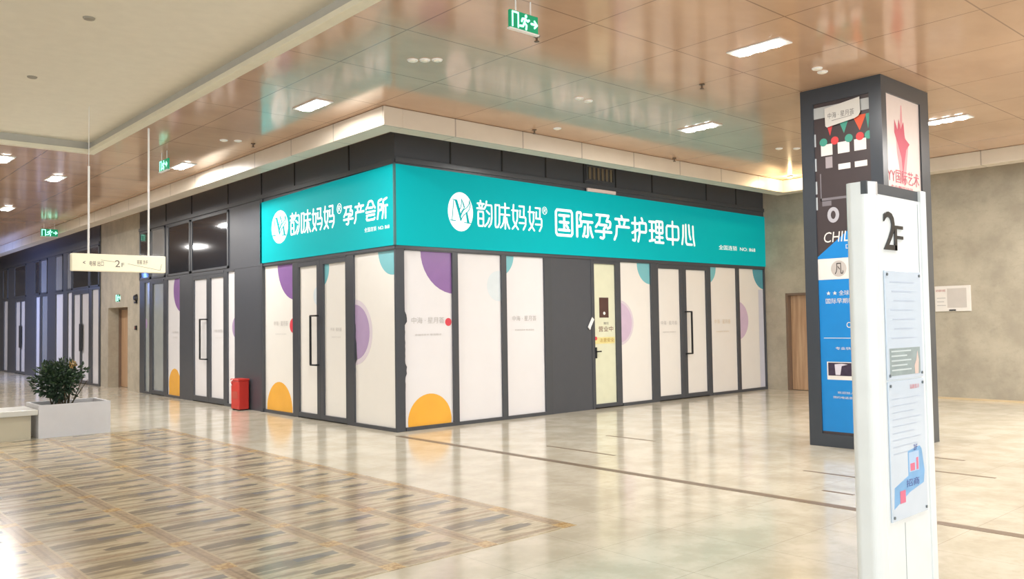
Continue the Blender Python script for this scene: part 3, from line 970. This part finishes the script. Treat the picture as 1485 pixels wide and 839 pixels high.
MB().prism(KF, [(-5.34, .89), (-5.40, .89), (-5.42, 1.0), (-5.50, 1.02), (-5.42, 1.03), (-5.33, 1.02)], D0 + 0.002, D0 + 0.003).build('pale_figure', mat('photo_pale', srgb(210, 206, 220), 0.5), ph)
text(KF, -5.36, 0.66, 0.03, '欢迎加入我们', WH2, pl, 'small_lettering', 0.32, D0 + 0.003)
text(KF, -5.30, 0.60, 0.03, '预约电话咨询前台', WH2, pl, 'small_lettering', 0.40, D0 + 0.003)
# poster on the other face
pr = MB().fbox(KS, CX0 + 0.13, CX1 - 0.25, 0.16, 4.29, -0.05, -0.02).build('poster', mat('poster_pink_white', srgb(228, 216, 212), 0.35), colm)
pr['label'] = 'white poster with a red splash'
ROSE = mat('poster_rose', srgb(206, 78, 104), 0.5)
PINK = mat('poster_pink', srgb(226, 158, 166), 0.5)
MB().prism(KS, [(3.44, 4.2), (3.46, 4.2), (3.48, 3.9), (3.62, 3.7), (3.56, 3.45), (3.50, 3.2), (3.40, 3.25), (3.30, 3.6), (3.28, 3.85), (3.40, 3.92)], D0 - 0.001, D0).build('pink_splash', PINK, pr)
MB().prism(KS, [(3.25, 4.0), (3.33, 3.88), (3.37, 4.02), (3.42, 3.9), (3.50, 4.0), (3.53, 3.80), (3.66, 3.74), (3.56, 3.66), (3.50, 3.5), (3.45, 3.34), (3.42, 3.55), (3.32, 3.72), (3.24, 3.84)], D0, D0 + 0.001).build('red_splash', ROSE, pr)
text(KS, 3.02, 3.22, 0.17, 'YY国际艺术', ROSE, pr, 'lettering', 0.88, D0 + 0.003)
text(KS, 3.10, 3.14, 0.05, '专业舞蹈培训', ROSE, pr, 'small_lettering', 0.60, D0 + 0.003)
# paper notice hung over the poster
pn = thing('paper_sign', (CX0, -5.5, 4.0), 'white paper sign with grey lettering stuck at the top of the dark column', 'paper sign')
pts = [(-5.31, 4.23), (-5.75, 4.27), (-5.755, 4.10), (-5.72, 4.05), (-5.69, 4.035), (-5.33, 3.985), (-5.31, 4.0)]
pts = [(-5.31, 4.205), (-5.76, 4.265), (-5.765, 4.08), (-5.74, 4.035), (-5.69, 4.015), (-5.335, 3.965), (-5.315, 3.985)]
MB().prism(KF, pts, 0.006, 0.010).build('sheet', mat('paper_white', srgb(206, 204, 198), 0.6), pn)
text(KF, -5.35, 4.065, 0.075, LOGO_TXT, TXTD, pn, 'lettering', 0.34, 0.012)
MB().prism(KF, [(-5.40, 4.035), (-5.66, 4.055), (-5.66, 4.061), (-5.40, 4.041)], 0.010, 0.0115).build('small_print', TXTD, pn)

# ------------------------------------------------------------------ white totem
TX0, TX1, TY = -2.785, -2.06, -8.48
tot = thing('wayfinding_totem', (-2.4, -8.42, 0), 'tall white floor directory totem with notices in front of the dark column', 'totem')
TF = ('Y', TY)
TW = mat('totem_white', srgb(232, 240, 244), 0.25, coat=0.4)
# left profile, rounded towards the front corner
def rounded(x0, x1, y0, y1, r, n=8):
    p = []
    for cx, cy, a0 in ((x0 + r, y0 + r, 180), (x1 - r, y0 + r, 270), (x1 - r, y1 - r, 0), (x0 + r, y1 - r, 90)):
        for k in range(n + 1):
            a = math.radians(a0 + 90 * k / n)
            p.append((cx + r * math.cos(a), cy + r * math.sin(a)))
    return p
MB().zprism(rounded(TX0, TX0 + 0.125, TY - 0.012, TY + 0.125, 0.045), 0.0, 2.30).build('side_profile', TW, tot)
MB().box(TX1 - 0.07, TX1, TY - 0.004, TY + 0.11, 0.0, 2.31).build('side_profile', TW, tot, bevel=0.006)
MB().box(TX0 + 0.125, TX1 - 0.07, TY + 0.005, TY + 0.11, 0.0, 2.245).build('front_panel', TW, tot)
MB().box(TX0 + 0.115, TX1 - 0.072, TY + 0.014, TY + 0.10, 2.245, 2.305).build('top_band', mat('totem_dark', srgb(70, 76, 82), 0.3), tot)
ck = MB()
ck.zprism(rounded(TX0 + 0.045, TX0 + 0.128, TY - 0.0135, TY + 0.05, 0.04), 2.235, 2.303)
ck.build('chrome_corner', CHROME, tot)
MB().box(TX0 - 0.0015, TX0 + 0.05, TY + 0.0, TY + 0.03, 2.235, 2.303).build('dark_corner', MATS['totem_dark'], tot)
MB().fbox(TF, -2.165, -2.160, 1.845, 2.23, -0.006, -0.004).build('seam', mat('seam_grey', srgb(130, 150, 160), 0.5), tot)
MB().fbox(TF, -2.452, -2.446, 0.0, 0.50, -0.006, -0.0045).build('seam', MATS['seam_grey'], tot)
STEEL = mat('brushed_steel', srgb(96, 96, 98), 0.25, 0.9)
text(TF, -2.60, 1.955, 0.205, '2', STEEL, tot, 'floor_number', 0.145, -0.004, 0.006)
text(TF, -2.475, 1.955, 0.135, 'F', STEEL, tot, 'floor_letter', 0.105, -0.004, 0.006)
SHEET = mat('notice_sheet', srgb(204, 220, 238), 0.15, coat=0.6)
GL = mat('notice_text', srgb(178, 192, 212), 0.4)
def notice(z0, z1, s0=-2.615, s1=-2.175):
    nb = MB().fbox(TF, s0, s1, z0, z1, -0.004, 0.004).build('notice_board', SHEET, tot, bevel=0.002)
    for s in (s0 + 0.022, s1 - 0.022):
        for z in (z0 + 0.022, z1 - 0.022):
            MB().cyl(P(TF, s, z, 0.004), P(TF, s, z, 0.009), 0.008, 10).build('screw', mat('screw_grey', srgb(96, 108, 116), 0.3), nb)
    return nb
n1 = notice(1.265, 1.845)
for k in range(7):
    MB().fbox(TF, -2.56 + 0.02 * (k % 3), -2.26 - 0.03 * (k % 2), 1.78 - k * 0.05, 1.787 - k * 0.05, 0.004, 0.0045).build('text_line', GL, n1)
pic = MB().fbox(TF, -2.59, -2.215, 1.285, 1.43, 0.004, 0.005).build('picture', mat('picture_grey', srgb(150, 166, 170), 0.25, noise=(14, 0.3)), n1)
MB().prism(TF, [(-2.285, 1.285), (-2.245, 1.285), (-2.235, 1.36), (-2.25, 1.41), (-2.265, 1.36), (-2.29, 1.33)], 0.005, 0.0055).build('pink_streak', mat('picture_pink', srgb(222, 196, 188), 0.4), pic)
for k in range(5):
    MB().fbox(TF, -2.57, -2.33 - 0.05 * (k % 2), 1.41 - k * 0.025, 1.418 - k * 0.025, 0.005, 0.0055).build('text_line', mat('picture_pale', srgb(196, 210, 214), 0.4), pic)
n2_ = notice(0.525, 1.255)
for k in range(9):
    MB().fbox(TF, -2.58, -2.24 - 0.04 * (k % 3), 1.16 - k * 0.036, 1.165 - k * 0.036, 0.004, 0.0045).build('text_line', GL, n2_)
text(TF, -2.36, 1.205, 0.024, '温馨提示', mat('notice_red', srgb(206, 120, 130), 0.4), n2_, 'lettering', 0.12, 0.005)
PB = mat('brochure_blue', srgb(120, 176, 226), 0.3, noise=(10, 0.25))
PR = mat('brochure_pink', srgb(222, 112, 146), 0.3)
MB().prism(TF, [(-2.59, 0.59), (-2.40, 0.655), (-2.22, 0.685), (-2.205, 0.75), (-2.235, 0.87), (-2.26, 0.89), (-2.41, 0.875), (-2.41, 0.745), (-2.58, 0.70)], 0.004, 0.0046).build('brochure_print', PB, n2_)
MB().fbox(TF, -2.40, -2.275, 0.76, 0.865, 0.0046, 0.0052).build('brochure_print', mat('brochure_pale', srgb(176, 206, 240), 0.3), n2_)
for q in ((-2.385, -2.33, 0.765, 0.805), (-2.31, -2.285, 0.765, 0.83), (-2.52, -2.455, 0.61, 0.675)):
    MB().fbox(TF, *q, 0.0052, 0.0058).build('brochure_print', PR, n2_)
text(TF, -2.44, 0.685, 0.04, '招商', mat('brochure_ink', srgb(70, 84, 160), 0.4), n2_, 'lettering', 0.16, 0.006)
text(TF, -2.34, 0.872, 0.03, '2F', MATS['brochure_ink'], n2_, 'lettering', 0.05, 0.006)

# ------------------------------------------------------------------ planter, shrub, bench
pt = thing('planter_box', (-3.47, 3.85, 0), 'white rectangular planter box at the end of the pale bench', 'planter')
pb = MB()
pb.box(-3.97, -2.975, 3.44, 3.48, 0, 0.485).box(-3.97, -2.975, 4.20, 4.24, 0, 0.485).box(-3.97, -3.93, 3.48, 4.20, 0, 0.485).box(-3.015, -2.975, 3.48, 4.20, 0, 0.485)
pb.build('box', mat('planter_white', srgb(206, 206, 210), 0.35), pt)
MB().box(-3.93, -3.015, 3.48, 4.20, 0.36, 0.42).build('soil', mat('soil', srgb(58, 48, 38), 0.9, noise=(20, 0.4)), pt)
be = thing('bench', (-4.9, 3.85, 0), 'low pale stone bench running left from the planter box', 'bench')
MB().box(-6.6, -3.975, 3.44, 4.24, 0.345, 0.425).build('seat_slab', mat('bench_slab', srgb(206, 206, 200), 0.3), be, bevel=0.008)
MB().box(-6.5, -4.05, 3.53, 4.15, 0.0, 0.345).build('plinth', mat('bench_plinth', srgb(190, 182, 160), 0.25), be)
sh = thing('shrub', (-3.53, 3.84, 0.43), 'bushy dark green shrub growing in the white planter box', 'shrub')
random.seed(11)
st = MB()
tips = []
for k in range(16):
    a = random.uniform(0, 2 * math.pi)
    b0 = Vector((-3.56 + random.uniform(-.14, .14), 3.84 + random.uniform(-.12, .12), 0.421))
    b1 = b0 + Vector((0.30 * math.cos(a) * random.uniform(.4, 1), 0.30 * math.sin(a) * random.uniform(.4, 1), random.uniform(.32, .58)))
    st.cyl(b0, b1, 0.011, 6, 0.004)
    tips.append((b0, b1))
st.build('stem', mat('stem_brown', srgb(70, 62, 44), 0.8), sh)
def leaves(n, m, name, zlo=-1.0):
    bm = MB()
    k = 0
    while k < n:
        c = Vector((random.gauss(0, .5), random.gauss(0, .5), random.gauss(0, .5)))
        if c.length > 1.0 or c.z < zlo:
            continue
        rr = 0.78 + 0.22 * math.sin(3 * math.atan2(c.y, c.x) + 4 * c.z)
        wd = 0.30 + 0.09 * max(0, c.z + 0.3)
        p = Vector((-3.62, 3.84, 0.82)) + Vector((c.x * wd * 1.25 * rr, c.y * wd, c.z * 0.31))
        if p.z < 0.50:
            continue
        if p.z < 0.58:
            p.x = -3.56 + (p.x + 3.56) * 0.55
        d = (c + Vector((random.uniform(-.6, .6), random.uniform(-.6, .6), random.uniform(-.3, .7)))).normalized()
        t = d.cross(Vector((random.uniform(-1, 1), random.uniform(-1, 1), random.uniform(-1, 1)))).normalized()
        nn = d.cross(t)
        L, wv = random.uniform(.05, .085), random.uniform(.014, .022)
        pts = [p, p + d * L * .35 + t * wv + nn * .006, p + d * L * .7 + t * wv * .7 + nn * .004, p + d * L, p + d * L * .7 - t * wv * .7 + nn * .004, p + d * L * .35 - t * wv + nn * .006]
        vs = [bm.bm.verts.new(q) for q in pts]
        mid = bm.bm.verts.new(p + d * L * .5 - nn * .004)
        for i in range(6):
            bm.bm.faces.new((vs[i], vs[(i + 1) % 6], mid))
        k += 1
    return bm.build(name, m, sh)
leaves(1500, mat('leaf_dark', srgb(44, 66, 46), 0.45, noise=(9, 0.5)), 'foliage')
leaves(150, mat('leaf_mid', srgb(70, 96, 62), 0.45), 'foliage', -0.2)
yl = MB()
for k in range(14):
    p = Vector((-3.46 + random.uniform(-.06, .05), 3.62 + random.uniform(-.05, .1), 1.04 + random.uniform(-.05, .05)))
    d = Vector((random.uniform(-1, 1), random.uniform(-1, .3), random.uniform(0, 1))).normalized()
    t = d.orthogonal().normalized()
    vs = [yl.bm.verts.new(q) for q in (p, p + d * .03 + t * .016, p + d * .065, p + d * .03 - t * .016)]
    yl.bm.faces.new(vs)
yl.build('young_leaves', mat('leaf_ochre', srgb(150, 118, 60), 0.5), sh)

# ------------------------------------------------------------------ red extinguisher box
rb = thing('fire_extinguisher_box', (-0.12, 5.15, 0), 'red metal fire extinguisher box on the floor against the dark wall', 'fire box')
REDM = mat('fire_red', srgb(196, 52, 44), 0.35)
MB().box(-0.24, -0.03, 4.98, 5.33, 0.02, 0.56).build('body', REDM, rb, bevel=0.015)
MB().zprism([(-0.25, 4.97), (-0.02, 4.97), (-0.02, 5.34), (-0.25, 5.34)], 0.56, 0.60).build('lid', REDM, rb, bevel=0.012)
for y in (5.0, 5.27):
    MB().box(-0.22, -0.05, y, y + 0.04, 0.0, 0.02).build('foot', BLACK, rb)
hk = MB()
prev = None
for k in range(9):
    a = math.radians(90 + 180 * k / 8)
    q = (-0.265, 5.24 + -0.05 * math.cos(a), 0.52 + 0.045 * math.sin(a))
    if prev:
        hk.cyl(prev, q, 0.011, 8)
    prev = q
hk.cyl((-0.265, 5.24, 0.565), (-0.22, 5.24, 0.60), 0.011, 8)
hk.build('hose_loop', WHITE, rb)
MB().box(-0.243, -0.239, 5.03, 5.28, 0.22, 0.36).build('label_plate', mat('fire_label', srgb(180, 74, 62), 0.5), rb)

# ------------------------------------------------------------------ hanging 2F board
hs = thing('hanging_sign', (-3.29, 1.93, 2.38), 'cream 2F direction board hung on two white rods above the planter', 'hanging sign')
HX0, HX1, HY, HZ0, HZ1 = -3.92, -2.68, 1.90, 2.385, 2.625
HF = ('Y', HY)
CB = mat('cream_board', srgb(240, 234, 208), 0.4, emit=0.12, emit_col=srgb(255, 246, 216))
MB().box(HX0, HX1, HY, HY + 0.10, HZ0, HZ1).build('board', CB, hs, bevel=0.012)
for x, z1, z2 in ((-3.70, 3.83, 4.66), (-2.905, ZC - 0.02, ZC - 0.012)):
    MB().cyl((x, HY + 0.05, HZ1 - 0.005), (x, HY + 0.05, z1), 0.014, 10).cyl((x, HY + 0.05, z1), (x, HY + 0.05, z2), 0.004, 6).build('rod', WHITE, hs)
INK = mat('board_ink', srgb(110, 100, 92), 0.5)
text(HF, -3.37, HZ0 + 0.065, 0.095, '2', INK, hs, 'lettering', 0.065, 0.003)
text(HF, -3.285, HZ0 + 0.07, 0.055, 'F', INK, hs, 'lettering', 0.035, 0.003)
text(HF, -3.70, HZ0 + 0.07, 0.07, '电梯 出口', INK, hs, 'lettering', 0.18, 0.003)
text(HF, -3.08, HZ0 + 0.115, 0.06, '客服 洗手', INK, hs, 'lettering', 0.15, 0.003)
ar = MB().ribbon(HF, [(-3.78, HZ0 + 0.115), (-3.755, HZ0 + 0.13)], 0.008, 0.002, 0.003).ribbon(HF, [(-3.78, HZ0 + 0.115), (-3.755, HZ0 + 0.1)], 0.008, 0.002, 0.003)
ar.build('arrow_print', INK, hs)
ar = MB().ribbon(HF, [(-3.55, HZ0 + 0.155), (-3.36, HZ0 + 0.135)], 0.006, 0.002, 0.003)
ar.build('line_print', mat('board_line', srgb(176, 168, 140), 0.5), hs)
ar = MB().ribbon(HF, [(-3.2, HZ0 + 0.115), (-2.76, HZ0 + 0.035), (-2.74, HZ0 + 0.12)], 0.006, 0.002, 0.003)
ar.build('line_print', mat('board_line', srgb(176, 168, 140), 0.5), hs)

# ------------------------------------------------------------------ exit signs
def runner(face, s, z, k, parent):
    sg = -1 if face[0] == 'X' else 1
    mb = MB()
    T = lambda pts: [(s + sg * a * k, z + b * k) for a, b in pts]
    mb.prism(face, disc_pts(s + sg * 0.12 * k, z + 0.36 * k, 0.1 * k, n=16), 0.001, 0.003)
    for pl_ in ([(.08, .2), (-.02, -.05)], [(.06, .18), (.26, .08), (.36, .16)], [(.04, .18), (-.16, .16), (-.22, .0)], [(-.02, -.05), (.16, -.18), (.12, -.42)], [(-.02, -.05), (-.12, -.28), (-.36, -.3)]):
        mb.ribbon(face, T(pl_), 0.13 * k, 0.001, 0.003)
    mb.ribbon(face, T([(.55, 0), (1.0, 0)]), 0.14 * k, 0.001, 0.003).ribbon(face, T([(.8, .2), (1.0, 0), (.8, -.2)]), 0.12 * k, 0.001, 0.003)
    mb.ribbon(face, T([(-.95, -.42), (-.95, .42), (-.5, .42), (-.5, -.42)]), 0.1 * k, 0.001, 0.003)
    mb.build('running_figure', EXITW, parent)

def exit_sign(ax, s0, s1, off, z0, z1, label, hang=True):
    cx_, cy_ = (off, (s0 + s1) / 2) if ax == 'X' else ((s0 + s1) / 2, off)
    e = thing('exit_sign', (cx_, cy_, z0), label, 'exit sign', 'green exit signs')
    face = (ax, off)
    MB().fbox(face, s0, s1, z0, z1, -0.03, 0.0).build('housing', EXITG, e, bevel=0.004)
    MB().fbox(face, s0 - 0.008, s1 + 0.008, z0 - 0.012, z0, -0.035, 0.005).build('edge_trim', WHITE, e)
    runner(face, (s0 + s1) / 2, (z0 + z1) / 2, (z1 - z0) * 0.95, e)
    if hang:
        for s in (s0 + 0.08, s1 - 0.08):
            MB().cyl(P(face, s, z1 - 0.005, -0.015), P(face, s, ZC + 0.005, -0.015), 0.007, 8).build('hanger', WHITE, e)
    return e
exit_sign('Y', -2.14, -1.80, -5.03, 4.20, 4.36, 'green running-man exit sign cut off by the top edge, beside the ceiling lamps')
exit_sign('X', 3.35, 3.75, -2.14, 4.17, 4.35, 'green exit sign hanging beside a lamp near the right rod of the hanging board')
exit_sign('Y', -1.38, -0.96, 15.1, 4.14, 4.34, 'green exit sign hanging far away, lower left above the dark shop fronts')
exit_sign('X', 12.98, 13.30, -0.03 + 0.06, 2.30, 2.50, 'small green exit sign on the concrete wall over the timber door', hang=False)

# ------------------------------------------------------------------ ceiling lamps, spots, sprinklers
def downlight(x, y):
    t = thing('ceiling_light', (x, y, ZC), '', 'ceiling light', 'recessed ceiling lamps')
    MB().box(x - 0.13, x + 0.13, y - 0.32, y + 0.32, ZC - 0.015, ZC - 0.001).build('housing', WHITE, t, bevel=0.004)
    for k in range(3):
        yy = y - 0.18 + 0.18 * k
        MB().cyl((x, yy, ZC - 0.015), (x, yy, ZC - 0.028), 0.088, 20).build('lens', LED, t)
    return t
LAMPS = [(-1.67, -0.60, 'bright ceiling lamp above the short teal sign, in front of the cream band'),
         (0.86, -5.64, 'largest and brightest ceiling lamp, at the top of the picture left of the dark column'),
         (3.46, -3.01, 'bright ceiling lamp above the far part of the long teal sign'),
         (5.98, -5.59, 'bright ceiling lamp just behind the dark column'),
         (-2.87, 7.25, 'ceiling lamp beyond the corner of the raised white ceiling'),
         (-1.44, 4.58, 'ceiling lamp beside the small exit sign, right of the hanging board rods'),
         (-4.02, 5.73, 'ceiling lamp cut by the left edge, just beyond the white cornice'),
         (-2.71, 12.36, 'small far ceiling lamp at the left edge above the dark shop fronts')]
proto = downlight(LAMPS[0][0], LAMPS[0][1])
proto['label'] = LAMPS[0][2]
for x, y, lb in LAMPS[1:]:
    copy_thing(proto, (x, y, ZC), lb)
for i, (x, y, lb) in enumerate(LAMPS):
    l = bpy.data.lights.new('lamp_light', 'AREA')
    l.shape, l.size, l.size_y = 'RECTANGLE', 0.2, 0.8
    l.energy, l.color = DOWNLIGHT_W, (1, 0.975, 0.94)
    o = bpy.data.objects.new('lamp_light', l)
    COL.objects.link(o)
    o.location = (x, y, ZC - 0.05)

def spot(x, y, label):
    t = thing('recessed_spotlight', (x, y, ZC), label, 'spotlight', 'small recessed spotlights')
    MB().cyl((x, y, ZC - 0.012), (x, y, ZC), 0.055, 18, 0.062).build('trim_ring', WHITE, t)
    MB().cyl((x, y, ZC - 0.02), (x, y, ZC - 0.012), 0.034, 14, 0.038).build('lens', mat('spot_lens', srgb(240, 236, 224), 0.3), t)
    return t
SPOTS = [(0.84, -3.02, 'left one of the two small white spotlights in the middle of the brown ceiling'),
         (1.03, -3.00, 'right one of the two small white spotlights in the middle of the brown ceiling'),
         (2.07, -5.65, 'left one of the two tiny white spotlights above the dark column'),
         (2.25, -5.62, 'right one of the two tiny white spotlights above the dark column'),
         (1.82, -1.63, 'tiny white spotlight beside the cream band above the long sign'),
         (-1.74, -2.97, 'first of the row of three tiny white discs near the white cornice'),  # this row: plain white discs for three faint ovals on the ceiling
         (-1.64, -3.06, 'second of the row of three tiny white discs near the white cornice'),
         (-1.54, -3.15, 'third of the row of three tiny white discs near the white cornice'),
         (5.87, -2.90, 'left one of two tiny spotlights left of the dark column top'),
         (6.11, -3.09, 'right one of two tiny spotlights left of the dark column top'),
         (-1.72, 2.13, 'left one of two tiny spotlights above the cream band far left'),
         (-1.53, 2.04, 'right one of two tiny spotlights above the cream band far left')]
p0 = spot(*SPOTS[0])
for x, y, lb in SPOTS[1:]:
    copy_thing(p0, (x, y, ZC), lb)
# warm wall-washer by the far end of the band
ww = thing('warm_spotlight', (8.55, -1.55, ZC), 'small warm lit spotlight at the far end of the cream band', 'spotlight')
MB().cyl((8.55, -1.55, ZC - 0.03), (8.55, -1.55, ZC), 0.05, 16, 0.06).build('housing', CREAMW, ww)
MB().cyl((8.55, -1.55, ZC - 0.036), (8.55, -1.55, ZC - 0.03), 0.035, 14).build('lens', mat('warm_lens', (1, .8, .5, 1), 0.3, emit=6, emit_col=(1, .78, .5, 1)), ww)
l = bpy.data.lights.new('warm_light', 'POINT')
l.energy, l.color, l.shadow_soft_size = 20, (1, 0.74, 0.42), 0.03
o = bpy.data.objects.new('warm_light', l)
COL.objects.link(o)
o.location = (8.55, -1.55, ZC - 0.075)

def sprinkler(x, y, label, z=ZC):
    t = thing('sprinkler', (x, y, z), label, 'sprinkler', 'ceiling sprinklers')
    BR = mat('sprinkler_brass', srgb(110, 92, 74), 0.4, 0.6)
    MB().cyl((x, y, z - 0.012), (x, y, z), 0.034, 14).build('rosette', BR, t)
    MB().cyl((x, y, z - 0.055), (x, y, z - 0.012), 0.012, 10).build('stem', BR, t)
    MB().cyl((x, y, z - 0.062), (x, y, z - 0.055), 0.026, 12).build('deflector', BR, t)
    return t
SPR = [(-1.22, -4.40, 'sprinkler head below the exit sign at the top edge'),
       (1.56, -4.41, 'sprinkler head midway between the two bright lamps left of the column'),
       (-1.26, 2.09, 'sprinkler head near the cream band left of the short sign'),
       (1.61, -1.35, 'sprinkler head beside the cream band above the emblem of the long sign'),
       (5.12, -1.27, 'sprinkler head beside the cream band above the far end of the long sign')]
s0_ = sprinkler(*SPR[0])
for x, y, lb in SPR[1:]:
    copy_thing(s0_, (x, y, ZC), lb)
# round fittings in the raised white ceiling
for x, y, r, lb in ((-4.66, -1.62, 0.05, 'upper of two small round fittings in the raised white ceiling'), (-4.62, 0.9, 0.05, 'lower of two small round fittings in the raised white ceiling')):
    t = thing('ceiling_fitting', (x, y, 4.66), lb, 'ceiling fitting', 'round fittings in the white ceiling')
    MB().cyl((x, y, 4.645), (x, y, 4.66), r, 16, r * 1.15).build('cover', mat('fitting_grey', srgb(150, 146, 134), 0.5), t)

# ------------------------------------------------------------------ wall items
wn = thing('wall_notice', (X1, -4.06, 1.68), 'white notice board on the concrete wall right of the dark column', 'notice board')
NF = ('X', X1)
MB().fbox(NF, -4.37, -3.72, 1.68, 2.17, 0, 0.03).build('board', mat('notice_white', srgb(226, 222, 216), 0.4), wn, bevel=0.006)
MB().fbox(NF, -4.30, -3.95, 1.75, 2.12, 0.03, 0.034).build('grey_sheet', mat('grey_sheet', srgb(198, 192, 186), 0.4), wn)
text(NF, -3.74, 2.06, 0.045, '消防疏散示意图', mat('dull_red_print', srgb(190, 130, 130), 0.4), wn, 'lettering', 0.18, 0.034)
for k in range(3):
    MB().fbox(NF, -3.92 + 0.03 * (k % 2), -3.76, 1.93 - 0.07 * k, 1.945 - 0.07 * k, 0.03, 0.032).build('text_line', TXT, wn)
MB().fbox(NF, -4.10, -3.98, 1.69, 1.715, 0.03, 0.04).build('clip', BLACK, wn)
ab = thing('alarm_bell', (0.0, 11.66, 2.3), 'black alarm bell on the concrete wall left of the far dark shop front', 'alarm bell')
AF = ('X', 0.03)
MB().cyl(P(AF, 11.66, 2.36, 0), P(AF, 11.66, 2.36, 0.07), 0.10, 20, 0.06).build('gong', BLACK, ab)
MB().fbox(AF, 11.60, 11.72, 2.22, 2.27, 0, 0.05).build('base_box', BLACK, ab, bevel=0.004)
cb = thing('call_point', (0.0, 11.66, 1.55), 'small dark call point below the alarm bell on the concrete wall', 'call point')
MB().fbox(AF, 11.61, 11.71, 1.55, 1.66, 0, 0.04).build('housing', BLACK, cb, bevel=0.006)
MB().fbox(AF, 11.635, 11.685, 1.58, 1.63, 0.04, 0.045).build('button', mat('button_red', srgb(130, 50, 46), 0.4), cb)
tg = thing('paper_tag', (4.22, 0, 1.45), 'crumpled white paper tag stuck slantwise on the narrow door frame', 'paper tag')
MB().prism(RF, [(4.13, 1.49), (4.18, 1.44), (4.30, 1.63), (4.25, 1.67)], 0.002, 0.012).build('sheet', WHITE, tg)
MB().prism(RF, [(4.13, 1.49), (4.18, 1.44), (4.20, 1.475), (4.15, 1.52)], 0.012, 0.02).build('folded_end', WHITE, tg)
